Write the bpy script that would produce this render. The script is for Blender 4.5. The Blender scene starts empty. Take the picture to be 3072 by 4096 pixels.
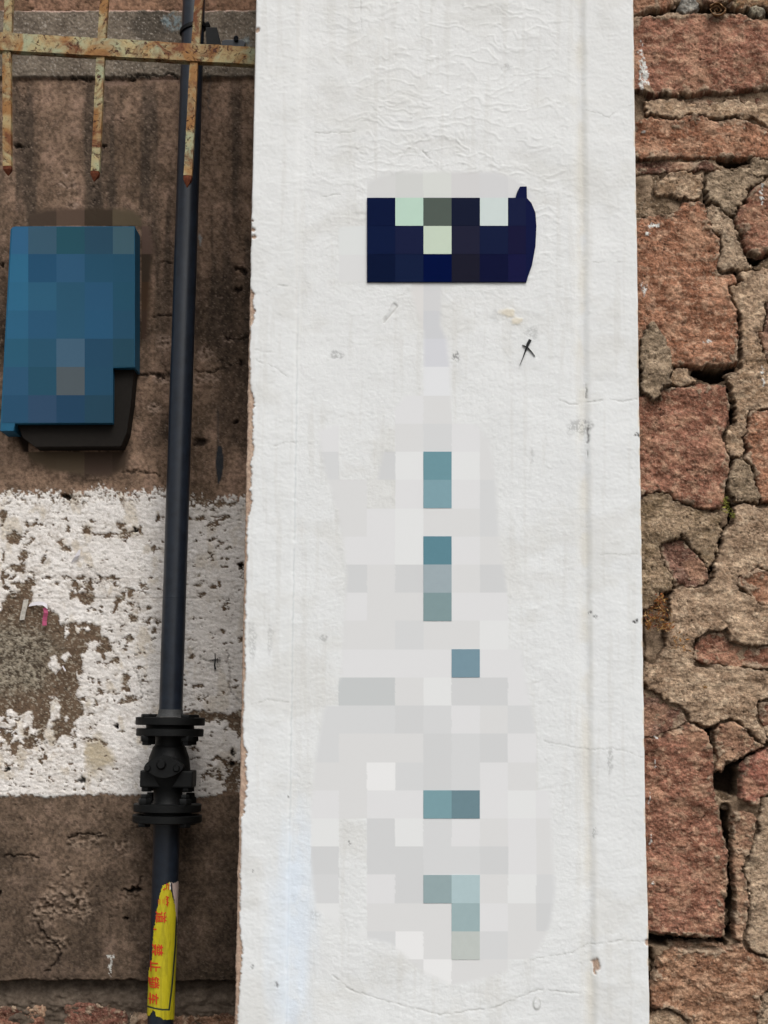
import bpy, math, random
import numpy as np
from mathutils import Vector, Matrix

# ------------------------------------------------------------------ camera, sky, sun, exposure
scene = bpy.context.scene
COL = scene.collection
W, H, F = 3072.0, 4096.0, 5900.0
CAM = np.array([0.0, 0.0, 1.2])
zc = np.array([349.0, 42608.0, -5900.0]); zc /= np.linalg.norm(zc)
xc = np.array([42608.0, -349.0, 0.0]); xc /= np.linalg.norm(xc)
yc = np.cross(zc, xc)
M = np.array([xc, yc, zc])                     # camera coords -> world coords
cam_data = bpy.data.cameras.new('camera')
cam_data.sensor_fit = 'VERTICAL'; cam_data.sensor_height = 36.0; cam_data.sensor_width = 27.0
cam_data.lens = 36.0 * F / H
cam_data.clip_start = 0.05; cam_data.clip_end = 500.0
cam = bpy.data.objects.new('camera', cam_data); COL.objects.link(cam)
m4 = Matrix([[*M[0], CAM[0]], [*M[1], CAM[1]], [*M[2], CAM[2]], [0, 0, 0, 1]])
cam.matrix_world = m4
scene.camera = cam

world = bpy.data.worlds.new("World"); scene.world = world; world.use_nodes = True
wn = world.node_tree.nodes; wl = world.node_tree.links
sky = wn.new('ShaderNodeTexSky'); sky.sky_type = 'NISHITA'; sky.sun_disc = False
SUN_EL, SUN_AZ = math.radians(53), math.radians(160)     # azimuth clockwise from +Y
sky.sun_elevation = SUN_EL; sky.sun_rotation = SUN_AZ
sky.air_density = 1.0; sky.dust_density = 6.0; sky.ozone_density = 1.0
hs = wn.new('ShaderNodeHueSaturation'); hs.inputs['Saturation'].default_value = 0.22
wl.new(sky.outputs[0], hs.inputs['Color'])
wl.new(hs.outputs[0], wn['Background'].inputs['Color'])
wn['Background'].inputs['Strength'].default_value = 0.12
sun_d = bpy.data.lights.new('sun', 'SUN'); sun_d.energy = 1.0; sun_d.angle = math.radians(35)
sun_d.color = (1.0, 0.985, 0.955)
sun = bpy.data.objects.new('sun', sun_d); COL.objects.link(sun)
sd = Vector((math.sin(SUN_AZ) * math.cos(SUN_EL), math.cos(SUN_AZ) * math.cos(SUN_EL), math.sin(SUN_EL)))
sun.rotation_euler = sd.to_track_quat('Z', 'Y').to_euler()
sun.location = (-2, -3, 6)
vs = scene.view_settings
vs.view_transform = 'Standard'; vs.look = 'None'; vs.gamma = 1.0; vs.use_curve_mapping = False
vs.exposure = 0.38
scene.cycles.max_bounces = 6

# ------------------------------------------------------------------ helpers
def P(px, py, Y):
    """photo pixel -> world point on the plane y = Y (works on arrays)"""
    px = np.asarray(px, float); py = np.asarray(py, float)
    dx, dy, dz = px - W / 2, H / 2 - py, -F
    d = [M[i][0] * dx + M[i][1] * dy + M[i][2] * dz for i in range(3)]
    t = Y / d[1]
    return CAM[0] + d[0] * t, Y + 0 * t, CAM[2] + d[2] * t
def Pv(px, py, Y):
    a = P(px, py, Y); return Vector((float(a[0]), float(a[1]), float(a[2])))

def lin(c):
    c = np.asarray(c, float)
    return np.where(c <= 0.04045, c / 12.92, ((c + 0.055) / 1.055) ** 2.4)
def hx(h, k=1.0):
    h = h.lstrip('#')
    return lin(np.array([int(h[i:i + 2], 16) for i in (0, 2, 4)]) / 255.0) * k

RNG = np.random.RandomState(7)
LAT = RNG.rand(24, 256, 256).astype(np.float32)
def vn(x, y, seed=0):
    L = LAT[seed % 24]
    x = np.asarray(x, np.float32); y = np.asarray(y, np.float32)
    x = x + seed * 37.7; y = y + seed * 91.3
    xi = np.floor(x); yi = np.floor(y)
    fx = x - xi; fy = y - yi
    xi = xi.astype(np.int32); yi = yi.astype(np.int32)
    fx = fx * fx * (3 - 2 * fx); fy = fy * fy * (3 - 2 * fy)
    a = L[xi & 255, yi & 255]; b = L[(xi + 1) & 255, yi & 255]
    c = L[xi & 255, (yi + 1) & 255]; d = L[(xi + 1) & 255, (yi + 1) & 255]
    return (a * (1 - fx) + b * fx) * (1 - fy) + (c * (1 - fx) + d * fx) * fy
def fbm(x, y, oct=4, seed=0, gain=0.5):
    s = 0; a = 1.0; t = 0
    for o in range(oct):
        s = s + a * vn(x, y, seed + o); t += a
        ca, sa = 0.8, 0.6
        x, y = (x * ca - y * sa) * 2.03, (x * sa + y * ca) * 2.03
        a *= gain
    return s / t
def ss(a, b, x):
    t = np.clip((x - a) / (b - a), 0, 1); return t * t * (3 - 2 * t)
def mix(a, b, t):
    t = np.asarray(t)[..., None]; return a * (1 - t) + b * t
def sdf(px, py, poly):
    """signed distance in photo pixels, positive inside"""
    pts = np.asarray(poly, float)
    d = np.full(px.shape, 1e9); ins = np.zeros(px.shape, bool)
    n = len(pts)
    for i in range(n):
        ax, ay = pts[i]; bx, by = pts[(i + 1) % n]
        ex, ey = bx - ax, by - ay
        wx, wy = px - ax, py - ay
        t = np.clip((wx * ex + wy * ey) / (ex * ex + ey * ey + 1e-9), 0, 1)
        d = np.minimum(d, np.hypot(wx - ex * t, wy - ey * t))
        if abs(ey) > 1e-9:
            cr = ((ay > py) != (by > py)) & (px < ex * (py - ay) / ey + ax)
            ins ^= cr
    return np.where(ins, d, -d)
def dline(px, py, pts):
    D = np.full(px.shape, 1e9); q_ = np.asarray(pts, float)
    m = (px > q_[:, 0].min() - 40) & (px < q_[:, 0].max() + 40) & (py > q_[:, 1].min() - 40) & (py < q_[:, 1].max() + 40)
    px = px[m]; py = py[m]; d = np.full(px.shape, 1e9)
    for (ax, ay), (bx, by) in zip(pts[:-1], pts[1:]):
        ex, ey = bx - ax, by - ay
        t = np.clip(((px - ax) * ex + (py - ay) * ey) / (ex * ex + ey * ey + 1e-9), 0, 1)
        d = np.minimum(d, np.hypot(px - ax - ex * t, py - ay - ey * t))
    D[m] = d
    return D
def blob(px, py, cx, cy, rx, ry, wob=0.35, seed=3):
    """>0 inside a ragged ellipse, about 1 at its centre"""
    out = np.full(px.shape, -1.0)
    m = (np.abs(px - cx) < rx * 2.4 + 4) & (np.abs(py - cy) < ry * 2.4 + 4)
    px = px[m]; py = py[m]
    n = (fbm(px / (rx * 0.9 + 4), py / (ry * 0.9 + 4), 3, seed) - 0.5) * 2 * wob * 1.6
    out[m] = 1 - np.hypot((px - cx) / rx, (py - cy) / ry) + n
    return out
def cutf(v, w=0.12): return ss(-w, w, v)

def link(name, mesh, mat=None, parent=None):
    o = bpy.data.objects.new(name, mesh); COL.objects.link(o)
    if mat is not None: mesh.materials.append(mat)
    if parent is not None: o.parent = parent
    return o
def smooth(me): me.polygons.foreach_set('use_smooth', np.ones(len(me.polygons), bool)); me.update()
def grid_mesh(name, X, Y, Z, col, mat, parent=None, keep=None, grain=None):
    """2-D arrays -> one mesh facing the camera; keep = boolean per vertex"""
    n, m = X.shape
    idx = np.arange(n * m).reshape(n, m)
    q = np.stack([idx[:-1, :-1], idx[1:, :-1], idx[1:, 1:], idx[:-1, 1:]], -1).reshape(-1, 4)
    V = np.stack([X, Y, Z], -1).reshape(-1, 3); C = col.reshape(-1, 3)
    G = None if grain is None else grain.reshape(-1)
    if keep is not None:
        k = keep.reshape(-1)
        q = q[k[q].all(1)]
        used = np.zeros(n * m, bool); used[q.ravel()] = True
        rm = np.cumsum(used) - 1
        V = V[used]; C = C[used]; q = rm[q]
        if G is not None: G = G[used]
    me = bpy.data.meshes.new(name)
    me.vertices.add(len(V)); me.vertices.foreach_set('co', V.astype(np.float32).ravel())
    me.loops.add(len(q) * 4); me.loops.foreach_set('vertex_index', q.astype(np.int32).ravel())
    me.polygons.add(len(q)); me.polygons.foreach_set('loop_start', np.arange(len(q), dtype=np.int32) * 4)
    me.update(calc_edges=True)
    a = me.color_attributes.new('Col', 'FLOAT_COLOR', 'POINT')
    a.data.foreach_set('color', np.concatenate([C, np.ones((len(C), 1))], 1).astype(np.float32).ravel())
    g = me.attributes.new('grain', 'FLOAT', 'POINT')
    g.data.foreach_set('value', (np.ones(len(V)) if G is None else G).astype(np.float32))
    smooth(me)
    return link(name, me, mat, parent)

def thing(name, label, cat, loc=(0, 0, 0), group=None):
    o = bpy.data.objects.new(name, None); COL.objects.link(o); o.empty_display_size = 0.1
    o.location = loc; o['label'] = label; o['category'] = cat
    if group: o['group'] = group
    return o
def adopt(parent):
    """parts are modelled in world space; keep them there under a moved Empty"""
    bpy.context.view_layer.update()
    inv = Matrix.Translation(parent.location).inverted()
    for c in parent.children: c.matrix_parent_inverse = inv

# ------------------------------------------------------------------ materials
def mat_attr(name, rough=0.92, grain_scale=260.0, grain_str=0.35, grain_dist=0.002, var=0.18, var_scale=180.0,
             scale2=900.0, spec=0.25, stretch=(1, 1, 1)):
    m = bpy.data.materials.new(name); m.use_nodes = True
    nt = m.node_tree; b = nt.nodes['Principled BSDF']
    at = nt.nodes.new('ShaderNodeVertexColor'); at.layer_name = 'Col'
    ga = nt.nodes.new('ShaderNodeAttribute'); ga.attribute_name = 'grain'
    tc = nt.nodes.new('ShaderNodeTexCoord'); mp = nt.nodes.new('ShaderNodeMapping')
    mp.inputs['Scale'].default_value = stretch
    nt.links.new(tc.outputs['Object'], mp.inputs['Vector'])
    n1 = nt.nodes.new('ShaderNodeTexNoise'); n1.inputs['Scale'].default_value = grain_scale
    n1.inputs['Detail'].default_value = 5; n1.inputs['Roughness'].default_value = 0.65
    n2 = nt.nodes.new('ShaderNodeTexNoise'); n2.inputs['Scale'].default_value = var_scale
    n2.inputs['Detail'].default_value = 6; n2.inputs['Roughness'].default_value = 0.7
    n3 = nt.nodes.new('ShaderNodeTexNoise'); n3.inputs['Scale'].default_value = scale2; n3.inputs['Detail'].default_value = 2
    for n in (n1, n2, n3): nt.links.new(mp.outputs[0], n.inputs['Vector'])
    mr = nt.nodes.new('ShaderNodeMapRange')
    mr.inputs['From Min'].default_value = 0.3; mr.inputs['From Max'].default_value = 0.7
    mr.inputs['To Min'].default_value = 1 - var; mr.inputs['To Max'].default_value = 1 + var
    nt.links.new(n2.outputs['Fac'], mr.inputs['Value'])
    # the variation fades with the grain mask
    mg = nt.nodes.new('ShaderNodeMix'); mg.data_type = 'FLOAT'
    mg.inputs[2].default_value = 1.0
    nt.links.new(ga.outputs['Fac'], mg.inputs[0]); nt.links.new(mr.outputs[0], mg.inputs[3])
    vm = nt.nodes.new('ShaderNodeVectorMath'); vm.operation = 'SCALE'
    nt.links.new(at.outputs['Color'], vm.inputs[0]); nt.links.new(mg.outputs[0], vm.inputs['Scale'])
    nt.links.new(vm.outputs[0], b.inputs['Base Color'])
    ad = nt.nodes.new('ShaderNodeMath'); ad.operation = 'MULTIPLY_ADD'; ad.inputs[1].default_value = 0.4
    nt.links.new(n3.outputs['Fac'], ad.inputs[0]); nt.links.new(n1.outputs['Fac'], ad.inputs[2])
    mu = nt.nodes.new('ShaderNodeMath'); mu.operation = 'MULTIPLY'; mu.inputs[1].default_value = grain_str
    nt.links.new(ga.outputs['Fac'], mu.inputs[0])
    bp = nt.nodes.new('ShaderNodeBump'); bp.inputs['Distance'].default_value = grain_dist
    nt.links.new(mu.outputs[0], bp.inputs['Strength']); nt.links.new(ad.outputs[0], bp.inputs['Height'])
    nt.links.new(bp.outputs[0], b.inputs['Normal'])
    b.inputs['Roughness'].default_value = rough; b.inputs['Specular IOR Level'].default_value = spec
    return m
def mat_plain(name, col, rough=0.6, var=0.15, scale=60.0, bump=0.15, spec=0.4, metal=0.0, col2=None, dist=0.001):
    m = bpy.data.materials.new(name); m.use_nodes = True
    nt = m.node_tree; b = nt.nodes['Principled BSDF']
    tc = nt.nodes.new('ShaderNodeTexCoord')
    n = nt.nodes.new('ShaderNodeTexNoise'); n.inputs['Scale'].default_value = scale; n.inputs['Detail'].default_value = 6
    n.inputs['Roughness'].default_value = 0.65
    nt.links.new(tc.outputs['Object'], n.inputs['Vector'])
    cr = nt.nodes.new('ShaderNodeValToRGB')
    cr.color_ramp.elements[0].position = 0.32; cr.color_ramp.elements[1].position = 0.68
    c2 = col * (1 - var) if col2 is None else col2
    cr.color_ramp.elements[0].color = (*c2, 1); cr.color_ramp.elements[1].color = (*np.clip(col * (1 + var), 0, 1), 1)
    nt.links.new(n.outputs['Fac'], cr.inputs[0]); nt.links.new(cr.outputs[0], b.inputs['Base Color'])
    bp = nt.nodes.new('ShaderNodeBump'); bp.inputs['Strength'].default_value = bump; bp.inputs['Distance'].default_value = dist
    nt.links.new(n.outputs['Fac'], bp.inputs['Height']); nt.links.new(bp.outputs[0], b.inputs['Normal'])
    b.inputs['Roughness'].default_value = rough; b.inputs['Specular IOR Level'].default_value = spec
    b.inputs['Metallic'].default_value = metal
    return m
M_WALL = mat_attr('old_cement', 0.95, 300, 0.55, 0.0025, 0.30, 330, spec=0.15)
M_WHITE = mat_attr('white_stucco', 0.9, 230, 0.32, 0.0022, 0.03, 120, 700, spec=0.2)
M_STONE = mat_attr('granite_rubble', 0.95, 260, 0.8, 0.005, 0.46, 300, 900, spec=0.15, stretch=(0.9, 1, 1.1))
M_FLAT = mat_attr('matt_print', 0.55, 60, 0.05, 0.0005, 0.04, 90, spec=0.3)
M_BLUE = mat_attr('blue_enamel', 0.6, 400, 0.08, 0.0006, 0.05, 120, spec=0.15)

# ------------------------------------------------------------------ ground
def simple_mesh(name, verts, faces, mat, parent=None, sm=False):
    me = bpy.data.meshes.new(name); me.from_pydata([tuple(map(float, v)) for v in verts], [], faces); me.update()
    if sm: smooth(me)
    return link(name, me, mat, parent)
M_GROUND = mat_plain('pavement', hx('6a6762', 0.9), 0.95, 0.25, 9.0, 0.3, 0.1, dist=0.004)
g = simple_mesh('pavement', [(-60, 4.6, 0), (60, 4.6, 0), (60, -60, 0), (-60, -60, 0)], [(3, 2, 1, 0)], M_GROUND)
g['kind'] = 'structure'

# ------------------------------------------------------------------ left plastered wall
YL = 4.40
def axis(lo, hi, a, b, fine, coarse):
    return np.concatenate([np.arange(lo, a, coarse), np.arange(a, b, fine), np.arange(b, hi + 1, coarse)])
def build_left_wall():
    root = thing('plastered_wall', 'old brown cement wall with a peeling white painted band, behind the black pipe', 'wall',
                 tuple(Pv(500, 4740, YL + 0.05)))
    xs = axis(-1300, 1240, -40, 1060, 4, 30); ys = axis(-700, 4740, -30, 4110, 4, 30)
    py, px = np.meshgrid(ys, xs, indexing='ij')
    wx = px + (fbm(px / 40, py / 40, 4, 1) - .5) * 34; wy = py + (fbm(px / 40, py / 40, 4, 2) - .5) * 34
    fx = px + (fbm(px / 20, py / 20, 4, 5, .7) - .5) * 34; fy = py + (fbm(px / 20, py / 20, 4, 6, .7) - .5) * 34
    n_big = fbm(px / 260, py / 300, 4, 3); n_mid = fbm(px / 60, py / 60, 4, 4); n_fine = fbm(px / 11, py / 11, 3, 7, .7)
    streak = fbm(px / 70, py / 900, 4, 8)
    C = mix(hx('604e40'), hx('937865'), ss(.25, .75, n_big * .6 + n_mid * .4))
    C = mix(C, hx('95796a'), ss(.5, .8, n_mid) * .35)
    C = mix(C, hx('3d352e'), ss(.46, .66, streak) * .75 * ss(200, 420, py) * (1 - ss(1000, 1900, py)))
    C = mix(C, hx('3a3028'), ss(.36, .60, fbm(px / 150, py / 260, 4, 21)) * ss(850, 1300, py) * (1 - ss(1900, 1960, py)) * .75)  # blotchy dark tone painted in for the recess shade, above the white band
    C = mix(C, hx('382e26'), ss(.35, .6, fbm(px / 170, py / 260, 4, 15)) * ss(3220, 3500, py) * .5)  # shade painted over the lower plaster too, in soft blotches
    C = C * (0.58 + 0.84 * ss(.2, .8, n_fine))[..., None]
    sp_ = ss(.72, .80, fbm(px / 6, py / 5, 2, 23)); C = mix(C, hx('a8917f'), sp_ * .35)
    h = (n_big - .5) * .010 + (n_mid - .5) * .005 + (n_fine - .5) * .0016
    # lumpy repair marks
    lum = ss(.60, .72, fbm(px / 90, py / 70, 4, 9)) * (1 - ss(1850, 1950, py)) + ss(.57, .7, fbm(px / 90, py / 70, 4, 9)) * ss(3200, 3300, py)
    lum = lum * .32; h += lum * (fbm(px / 16, py / 12, 4, 10) - .45) * .010
    C = mix(C, hx('9b8273'), lum * ss(.5, .7, fbm(px / 16, py / 12, 4, 10)) * .55)
    pits = ss(.76, .82, fbm(px / 9, py / 8, 2, 12)) * ss(.5, .65, fbm(px / 120, py / 120, 2, 13))
    h -= pits * .004; C = mix(C, hx('241c17'), pits * .35)
    # top band of rough concrete, proud of the wall
    band = ss(44, 50, fy * .3 + py * .7) * (1 - ss(311, 319, fy * .3 + py * .7))
    h += band * .012
    CB = mix(hx('5b5046'), hx('877a6c'), n_mid); CB = CB * (0.6 + .8 * fbm(px / 6, py / 6, 2, 14))[..., None]
    CB = mix(CB, hx('3a352f'), cutf(blob(px, py, 600, 110, 70, 60), .4) * .6)
    CB = mix(CB, hx('b7aca0'), ss(.70, .80, fbm(px / 6, py / 5, 2, 15)) * .6)
    C = mix(C, CB, band)
    h += band * (fbm(px / 7, py / 7, 3, 16) - .5) * .006
    C = mix(C, hx('c4a596'), ss(42, 46, fy * .2 + py * .8) * (1 - ss(51, 55, fy * .2 + py * .8)) * ss(.35, .55, fbm(px / 30, py / 30, 2, 17)) * .8)  # pale line paints the lit top edge of the band
    up = 1 - ss(40, 46, py); C = mix(C, C * np.array([1.15, 1.0, .92]), up); h += up * .003
    # the crack under the band and the pale chips below it
    ck = np.exp(-(dline(fx, fy, [(235, 318), (300, 316), (420, 318), (520, 313), (600, 309), (715, 309)]) / 4.0) ** 2)
    ck = ck * ss(.28, .5, fbm(px / 50, py / 50, 3, 21) + .25 * ss(560, 640, px)); h -= ck * .010; C = mix(C, hx('1b1512'), ck * .85)
    C = mix(C, hx('a88a7a'), cutf(blob(fx, fy, 480, 330, 70, 13, .5), .5) * .6)
    C = mix(C, hx('a88a7a'), cutf(blob(fx, fy, 660, 322, 60, 10, .5), .5) * .5)
    for (x, y, rx, ry) in [(265, 698, 14, 14), (282, 742, 34, 16), (285, 822, 24, 12), (870, 1185, 14, 7), (650, 1365, 30, 40), (640, 1515, 34, 18),
                           (800, 1410, 34, 30), (810, 1515, 50, 18), (615, 1630, 34, 20), (920, 1355, 30, 10)]:
        b = cutf(blob(fx, fy, x, y, rx, ry, .6), .3)
        h += b * (fbm(px / 8, py / 8, 2, 18) - .7) * .012; C = mix(C, hx('ad9484'), b * .6 * ss(.3, .6, n_fine))
    for (x, y, rx, ry) in [(80, 584, 17, 8), (412, 585, 12, 6), (955, 1078, 16, 10), (975, 1090, 10, 9), (950, 1158, 16, 11), (800, 1765, 28, 13),
                           (8, 1062, 8, 8), (640, 1505, 18, 8), (945, 1690, 14, 7), (965, 1455, 9, 8), (918, 1464, 12, 5)]:
        b = cutf(blob(fx, fy, x, y, rx, ry, .3), .35); h -= b * .012; C = mix(C, hx('1c1613'), b * .8)
    for l in ([(640, 1048), (700, 1052)], [(610, 1262), (640, 1266), (700, 1258)], [(560, 1500), (630, 1494), (680, 1497)], [(780, 1482), (830, 1492), (880, 1480)],
              [(500, 1892), (560, 1885), (640, 1898)], [(900, 1350), (960, 1362), (1000, 1350)], [(640, 2000 - 560), (660, 1480)]):
        k = np.exp(-(dline(fx, fy, l) / 3.2) ** 2); h -= k * .008; C = mix(C, hx('1b1512'), k * .8)
    # blurred mosaic squares added round the meter box
    g112 = 112.9
    grain = np.ones(px.shape)
    for (cx, cy, c) in [(1, 7, '4c3e34'), (2, 7, '5f4c40'), (3, 7, '42362b'), (4, 7, '5e5140'), (5, 8, '604c43'), (5, 9, '3f3329'), (5, 10, '493628'), (5, 11, '46352b'),
                        (0, 15, '2c211b'), (1, 16, '6a5a49'), (2, 16, '6c5c4b'), (3, 16, '5c4b41'), (4, 16, '54453a')]:
        x0, y0 = cx * g112, cy * g112
        inside = (px >= x0) & (px < x0 + g112) & (py >= y0) & (py < y0 + g112)
        env = ss(-8, 22, sdf(px, py, [(90, 860), (180, 830), (400, 822), (540, 835), (600, 900), (620, 980), (600, 1300), (570, 1500), (540, 1700), (510, 1880),
                                     (430, 1915), (200, 1890), (90, 1830), (40, 1700), (20, 950)]))
        mk = inside * env; C = mix(C, hx(c), mk); h = h * (1 - mk * .8); grain = grain * (1 - mk * .85)
    # --- white band
    top = 1972 + (fbm(px / 60, py / 400, 4, 19) - .5) * 70 + ss(650, 800, px) * 20 + (fbm(px / 9, py / 9, 2, 20) - .5) * 60
    bot = 3182 + (fbm(px / 80, py / 400, 4, 21) - .5) * 24 + (fbm(px / 9, py / 9, 2, 22) - .5) * 26 - ss(780, 960, px) * 40 * fbm(px / 40, py / 40, 3, 23)
    wm = ss(-4, 4, py - top) * ss(-4, 4, bot - py)
    def Q(pts, x0, y0, k): return [(x / k + x0, y / k + y0) for x, y in pts]
    K = 2.765
    big = Q([(-400, 600), (0, 680), (80, 500), (160, 500), (230, 470), (240, 380), (300, 330), (350, 380), (340, 470), (380, 520), (330, 600), (520, 620), (640, 720),
             (680, 830), (760, 800), (900, 800), (1000, 810), (1110, 850), (1130, 950), (1200, 960), (1240, 1080), (1200, 1130), (1100, 1150), (1000, 1100),
             (900, 1150), (930, 1300), (900, 1400), (850, 1340), (880, 1480), (840, 1620), (900, 1700), (930, 1820), (850, 1880), (820, 1960), (760, 2060),
             (640, 2070), (600, 2140), (590, 2000), (560, 1900), (650, 1880), (670, 1850), (660, 1650), (560, 1640), (550, 1850), (520, 1990), (400, 1990),
             (330, 1950), (390, 1850), (330, 1800), (200, 1820), (100, 1760), (0, 1850), (-400, 1900)], 0, 2200, K)
    pe = ss(-3, 3, sdf(fx, fy, big))
    for (x, y, rx, ry) in [(1040, 1040, 65, 45), (600, 1740, 52, 120), (590, 1260, 60, 90), (720, 940, 25, 70), (960, 880, 40, 20), (860, 870, 30, 25), (730, 1180, 40, 30), (740, 1880, 30, 25)]:
        pe = pe * (1 - cutf(blob(fx, fy, x / K, y / K + 2200, rx / K, ry / K, .45), .2))
    for (x, y, rx, ry) in [(270, 75, 50, 60), (485, 140, 32, 52), (180, 200, 90, 45), (40, 290, 22, 60), (30, 60, 14, 50), (185, 380, 45, 32), (870, 320, 55, 22), (1010, 325, 28, 22),
                           (1240, 315, 80, 22), (790, 500, 32, 50), (960, 540, 88, 75), (1440, 470, 36, 60), (1300, 540, 40, 20), (1130, 620, 15, 20), (990, 670, 15, 15), (1130, 680, 22, 15), (1090, 705, 12, 10),
                           (1270, 640, 22, 70), (1400, 690, 20, 15), (1400, 825, 18, 18), (1225, 860, 25, 8), (1150, 1180, 32, 50), (1430, 1000, 35, 48), (1390, 1430, 45, 55), (1400, 1530, 45, 45),
                           (1050, 1670, 22, 42), (1260, 1660, 20, 18), (1350, 1670, 55, 42), (1440, 1640, 55, 32), (1130, 1590, 22, 32), (1290, 1950, 20, 22), (1340, 2010, 30, 14),
                           (1010, 1985, 26, 32), (1115, 1470, 20, 20), (1190, 1440, 16, 18), (170, 1960, 16, 16), (60, 1890, 40, 20), (100, 2100, 40, 60), (290, 2020, 28, 60), (20, 2000, 40, 30), (1460, 620, 30, 30),
                           (1470, 750, 42, 24), (820, 2160, 24, 50), (300, 2150, 50, 60), (1160, 2140, 60, 22)]:
        pe = np.maximum(pe, cutf(blob(fx, fy, x / K, y / K + 2200, rx / K, ry / K, .4), .15))
    K3 = 1.508
    for (x, y, rx, ry) in [(403, 205, 38, 22), (25, 325, 24, 30), (10, 372, 18, 12), (163, 375, 14, 28), (85, 470, 38, 45), (18, 570, 8, 28), (560, 350, 18, 12), (735, 378, 26, 16), (812, 408, 14, 9),
                           (845, 410, 22, 30), (525, 415, 28, 26), (600, 440, 50, 7), (680, 435, 40, 8), (745, 425, 24, 12), (925, 520, 20, 18), (1215, 225, 50, 30), (1240, 245, 22, 28), (1320, 255, 30, 22), (1390, 250, 50, 16), (1450, 620, 24, 20),
                           (1280, 745, 26, 16), (1325, 735, 15, 16), (1185, 740, 40, 12), (1225, 790, 26, 9), (955, 330, 10, 24), (370, 485, 18, 16), (395, 525, 28, 16), (1295, 465, 32, 9), (1175, 470, 12, 10), (1205, 680, 9, 7),
                           (1455, 695, 8, 8), (1165, 1165, 18, 16), (1450, 1070, 18, 16), (1195, 1350, 30, 10), (1345, 1010, 20, 12), (1165, 935, 12, 14), (1425, 1350, 12, 8),
                           (318, 380, 9, 10), (420, 400, 12, 18), (400, 348, 20, 7), (930, 1015, 14, 18), (947, 965, 9, 18)]:
        pe = np.maximum(pe, cutf(blob(fx, fy, x / K3, y / K3 + 1850, rx / K3, ry / K3, .4), .15))
    K5 = 2.764
    strip = Q([(480, 968), (700, 955), (850, 970), (980, 965), (1000, 995), (1030, 965), (1180, 945), (1180, 1130), (1130, 1260), (1100, 1180), (1060, 1160), (1000, 1130),
               (1010, 1080), (890, 1045), (760, 1080), (500, 1020)], 550, 2500, K5)
    pe = np.maximum(pe, ss(-3, 3, sdf(fx, fy, strip)))
    for (x, y, rx, ry) in [(1052, 1410, 28, 32), (1042, 1545, 26, 24), (845, 1475, 14, 20), (1150, 160, 20, 16), (610, 350, 24, 18), (1060, 1740, 80, 90), (810, 1610, 40, 12), (700, 685, 22, 10),
                           (640, 670, 40, 8), (620, 1370, 40, 20), (1110, 1200, 20, 60), (900, 1690, 40, 20)]:
        pe = np.maximum(pe, cutf(blob(fx, fy, x / K5 + 550, y / K5 + 2500, rx / K5, ry / K5, .4), .15))
    scat = ss(.70, .72, fbm(px / 26, py / 19, 5, 22, .6)) * ss(.48, .56, fbm(px / 130, py / 110, 3, 2)) * ss(2150, 2300, py)
    edge = ss(.56, .60, fbm(px / 8, py / 8, 2, 13)) * (1 - ss(20, 75, py - top))
    pe = np.maximum(pe, np.maximum(scat, edge * ss(0, 10, py - top)))
    mess = np.zeros(px.shape)
    for (x, y, rx, ry, a) in [(90, 2960, 190, 120, .9), (330, 2960, 150, 110, .5), (60, 2330, 160, 110, .75), (330, 2340, 260, 60, .7), (560, 2420, 120, 130, .7), (480, 2600, 90, 200, .55), (520, 2130, 160, 40, .6), (900, 3080, 110, 90, .85), (860, 2250, 110, 160, .5), (860, 2750, 110, 100, .45), (300, 2800, 140, 120, .6), (860, 2420, 120, 60, .5), (820, 2070, 160, 80, .6), (150, 2150, 130, 90, .5), (560, 2860, 120, 60, .5), (300, 3110, 300, 40, .5)]:
        mess = np.maximum(mess, a * np.exp(-((px - x) / rx) ** 2 - ((py - y) / ry) ** 2))
    nz = fbm(px / 34, py / 24, 5, 9, .68)
    pe = np.maximum(pe, ss(-.012, .012, nz - (.765 - .27 * mess)))
    paint = wm * (1 - pe)
    PC = mix(hx('e6e2de'), hx('d3cdc7'), fbm(px / 50, py / 60, 4, 11))
    PC = mix(PC, hx('9c8f80'), mess * ss(.42, .62, fbm(px / 22, py / 15, 5, 14, .7)) * .75)
    PC = mix(PC, hx('b0a085'), ss(.6, .75, fbm(px / 45, py / 70, 4, 16)) * .5)
    PC = mix(PC, hx('a59c93'), ss(.58, .7, fbm(px / 10, py / 5, 3, 17)) * .5)
    PC = mix(PC, hx('8d7f70'), ss(.60, .70, fbm(px / 14, py / 10, 5, 4, .7)) * .55 * ss(.4, .6, fbm(px / 160, py / 120, 3, 12)))
    PC = mix(PC, hx('e3dfd9'), ss(.6, .75, fbm(px / 9, py / 5, 3, 19)) * .5)
    PC = mix(PC, hx('a08f6c'), cutf(blob(px, py, 395, 3030, 45, 60, .6), .5) * .7)
    PC = mix(PC, hx('c4bdb6'), ss(740, 800, px) * .35)  # whitewash darkened right of the pipe for the pillar's shade
    brown = mix(hx('5d4b3c'), hx('74604f'), n_mid) * (.65 + .7 * n_fine)[..., None]
    mott = ss(-30, 60, sdf(wx, wy, Q([(-300, 700), (200, 820), (600, 900), (700, 1100), (560, 1300), (500, 1550), (-300, 1700)], 0, 2200, K)))
    mt = fbm(px / 11, py / 9, 4, 18, .65)
    brown = mix(brown, mix(hx('3d352c'), hx('a59a88'), ss(.35, .68, mt)), mott * .75)
    brown = mix(brown, hx('b3a897'), ss(.58, .66, fbm(px / 10, py / 7, 4, 6, .7)) * .7)
    brown = mix(brown, hx('2f2720'), ss(.60, .70, fbm(px / 9, py / 6, 3, 13, .7)) * .6)
    C = mix(C, brown, wm * (1 - paint)); C = mix(C, PC, paint)
    h += paint * (.0030 + (fbm(px / 18, py / 9, 3, 20) - .5) * .0034 + (fbm(px / 7, py / 4, 2, 21) - .5) * .002)
    h += wm * pe * mott * (mt - .5) * .006
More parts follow.
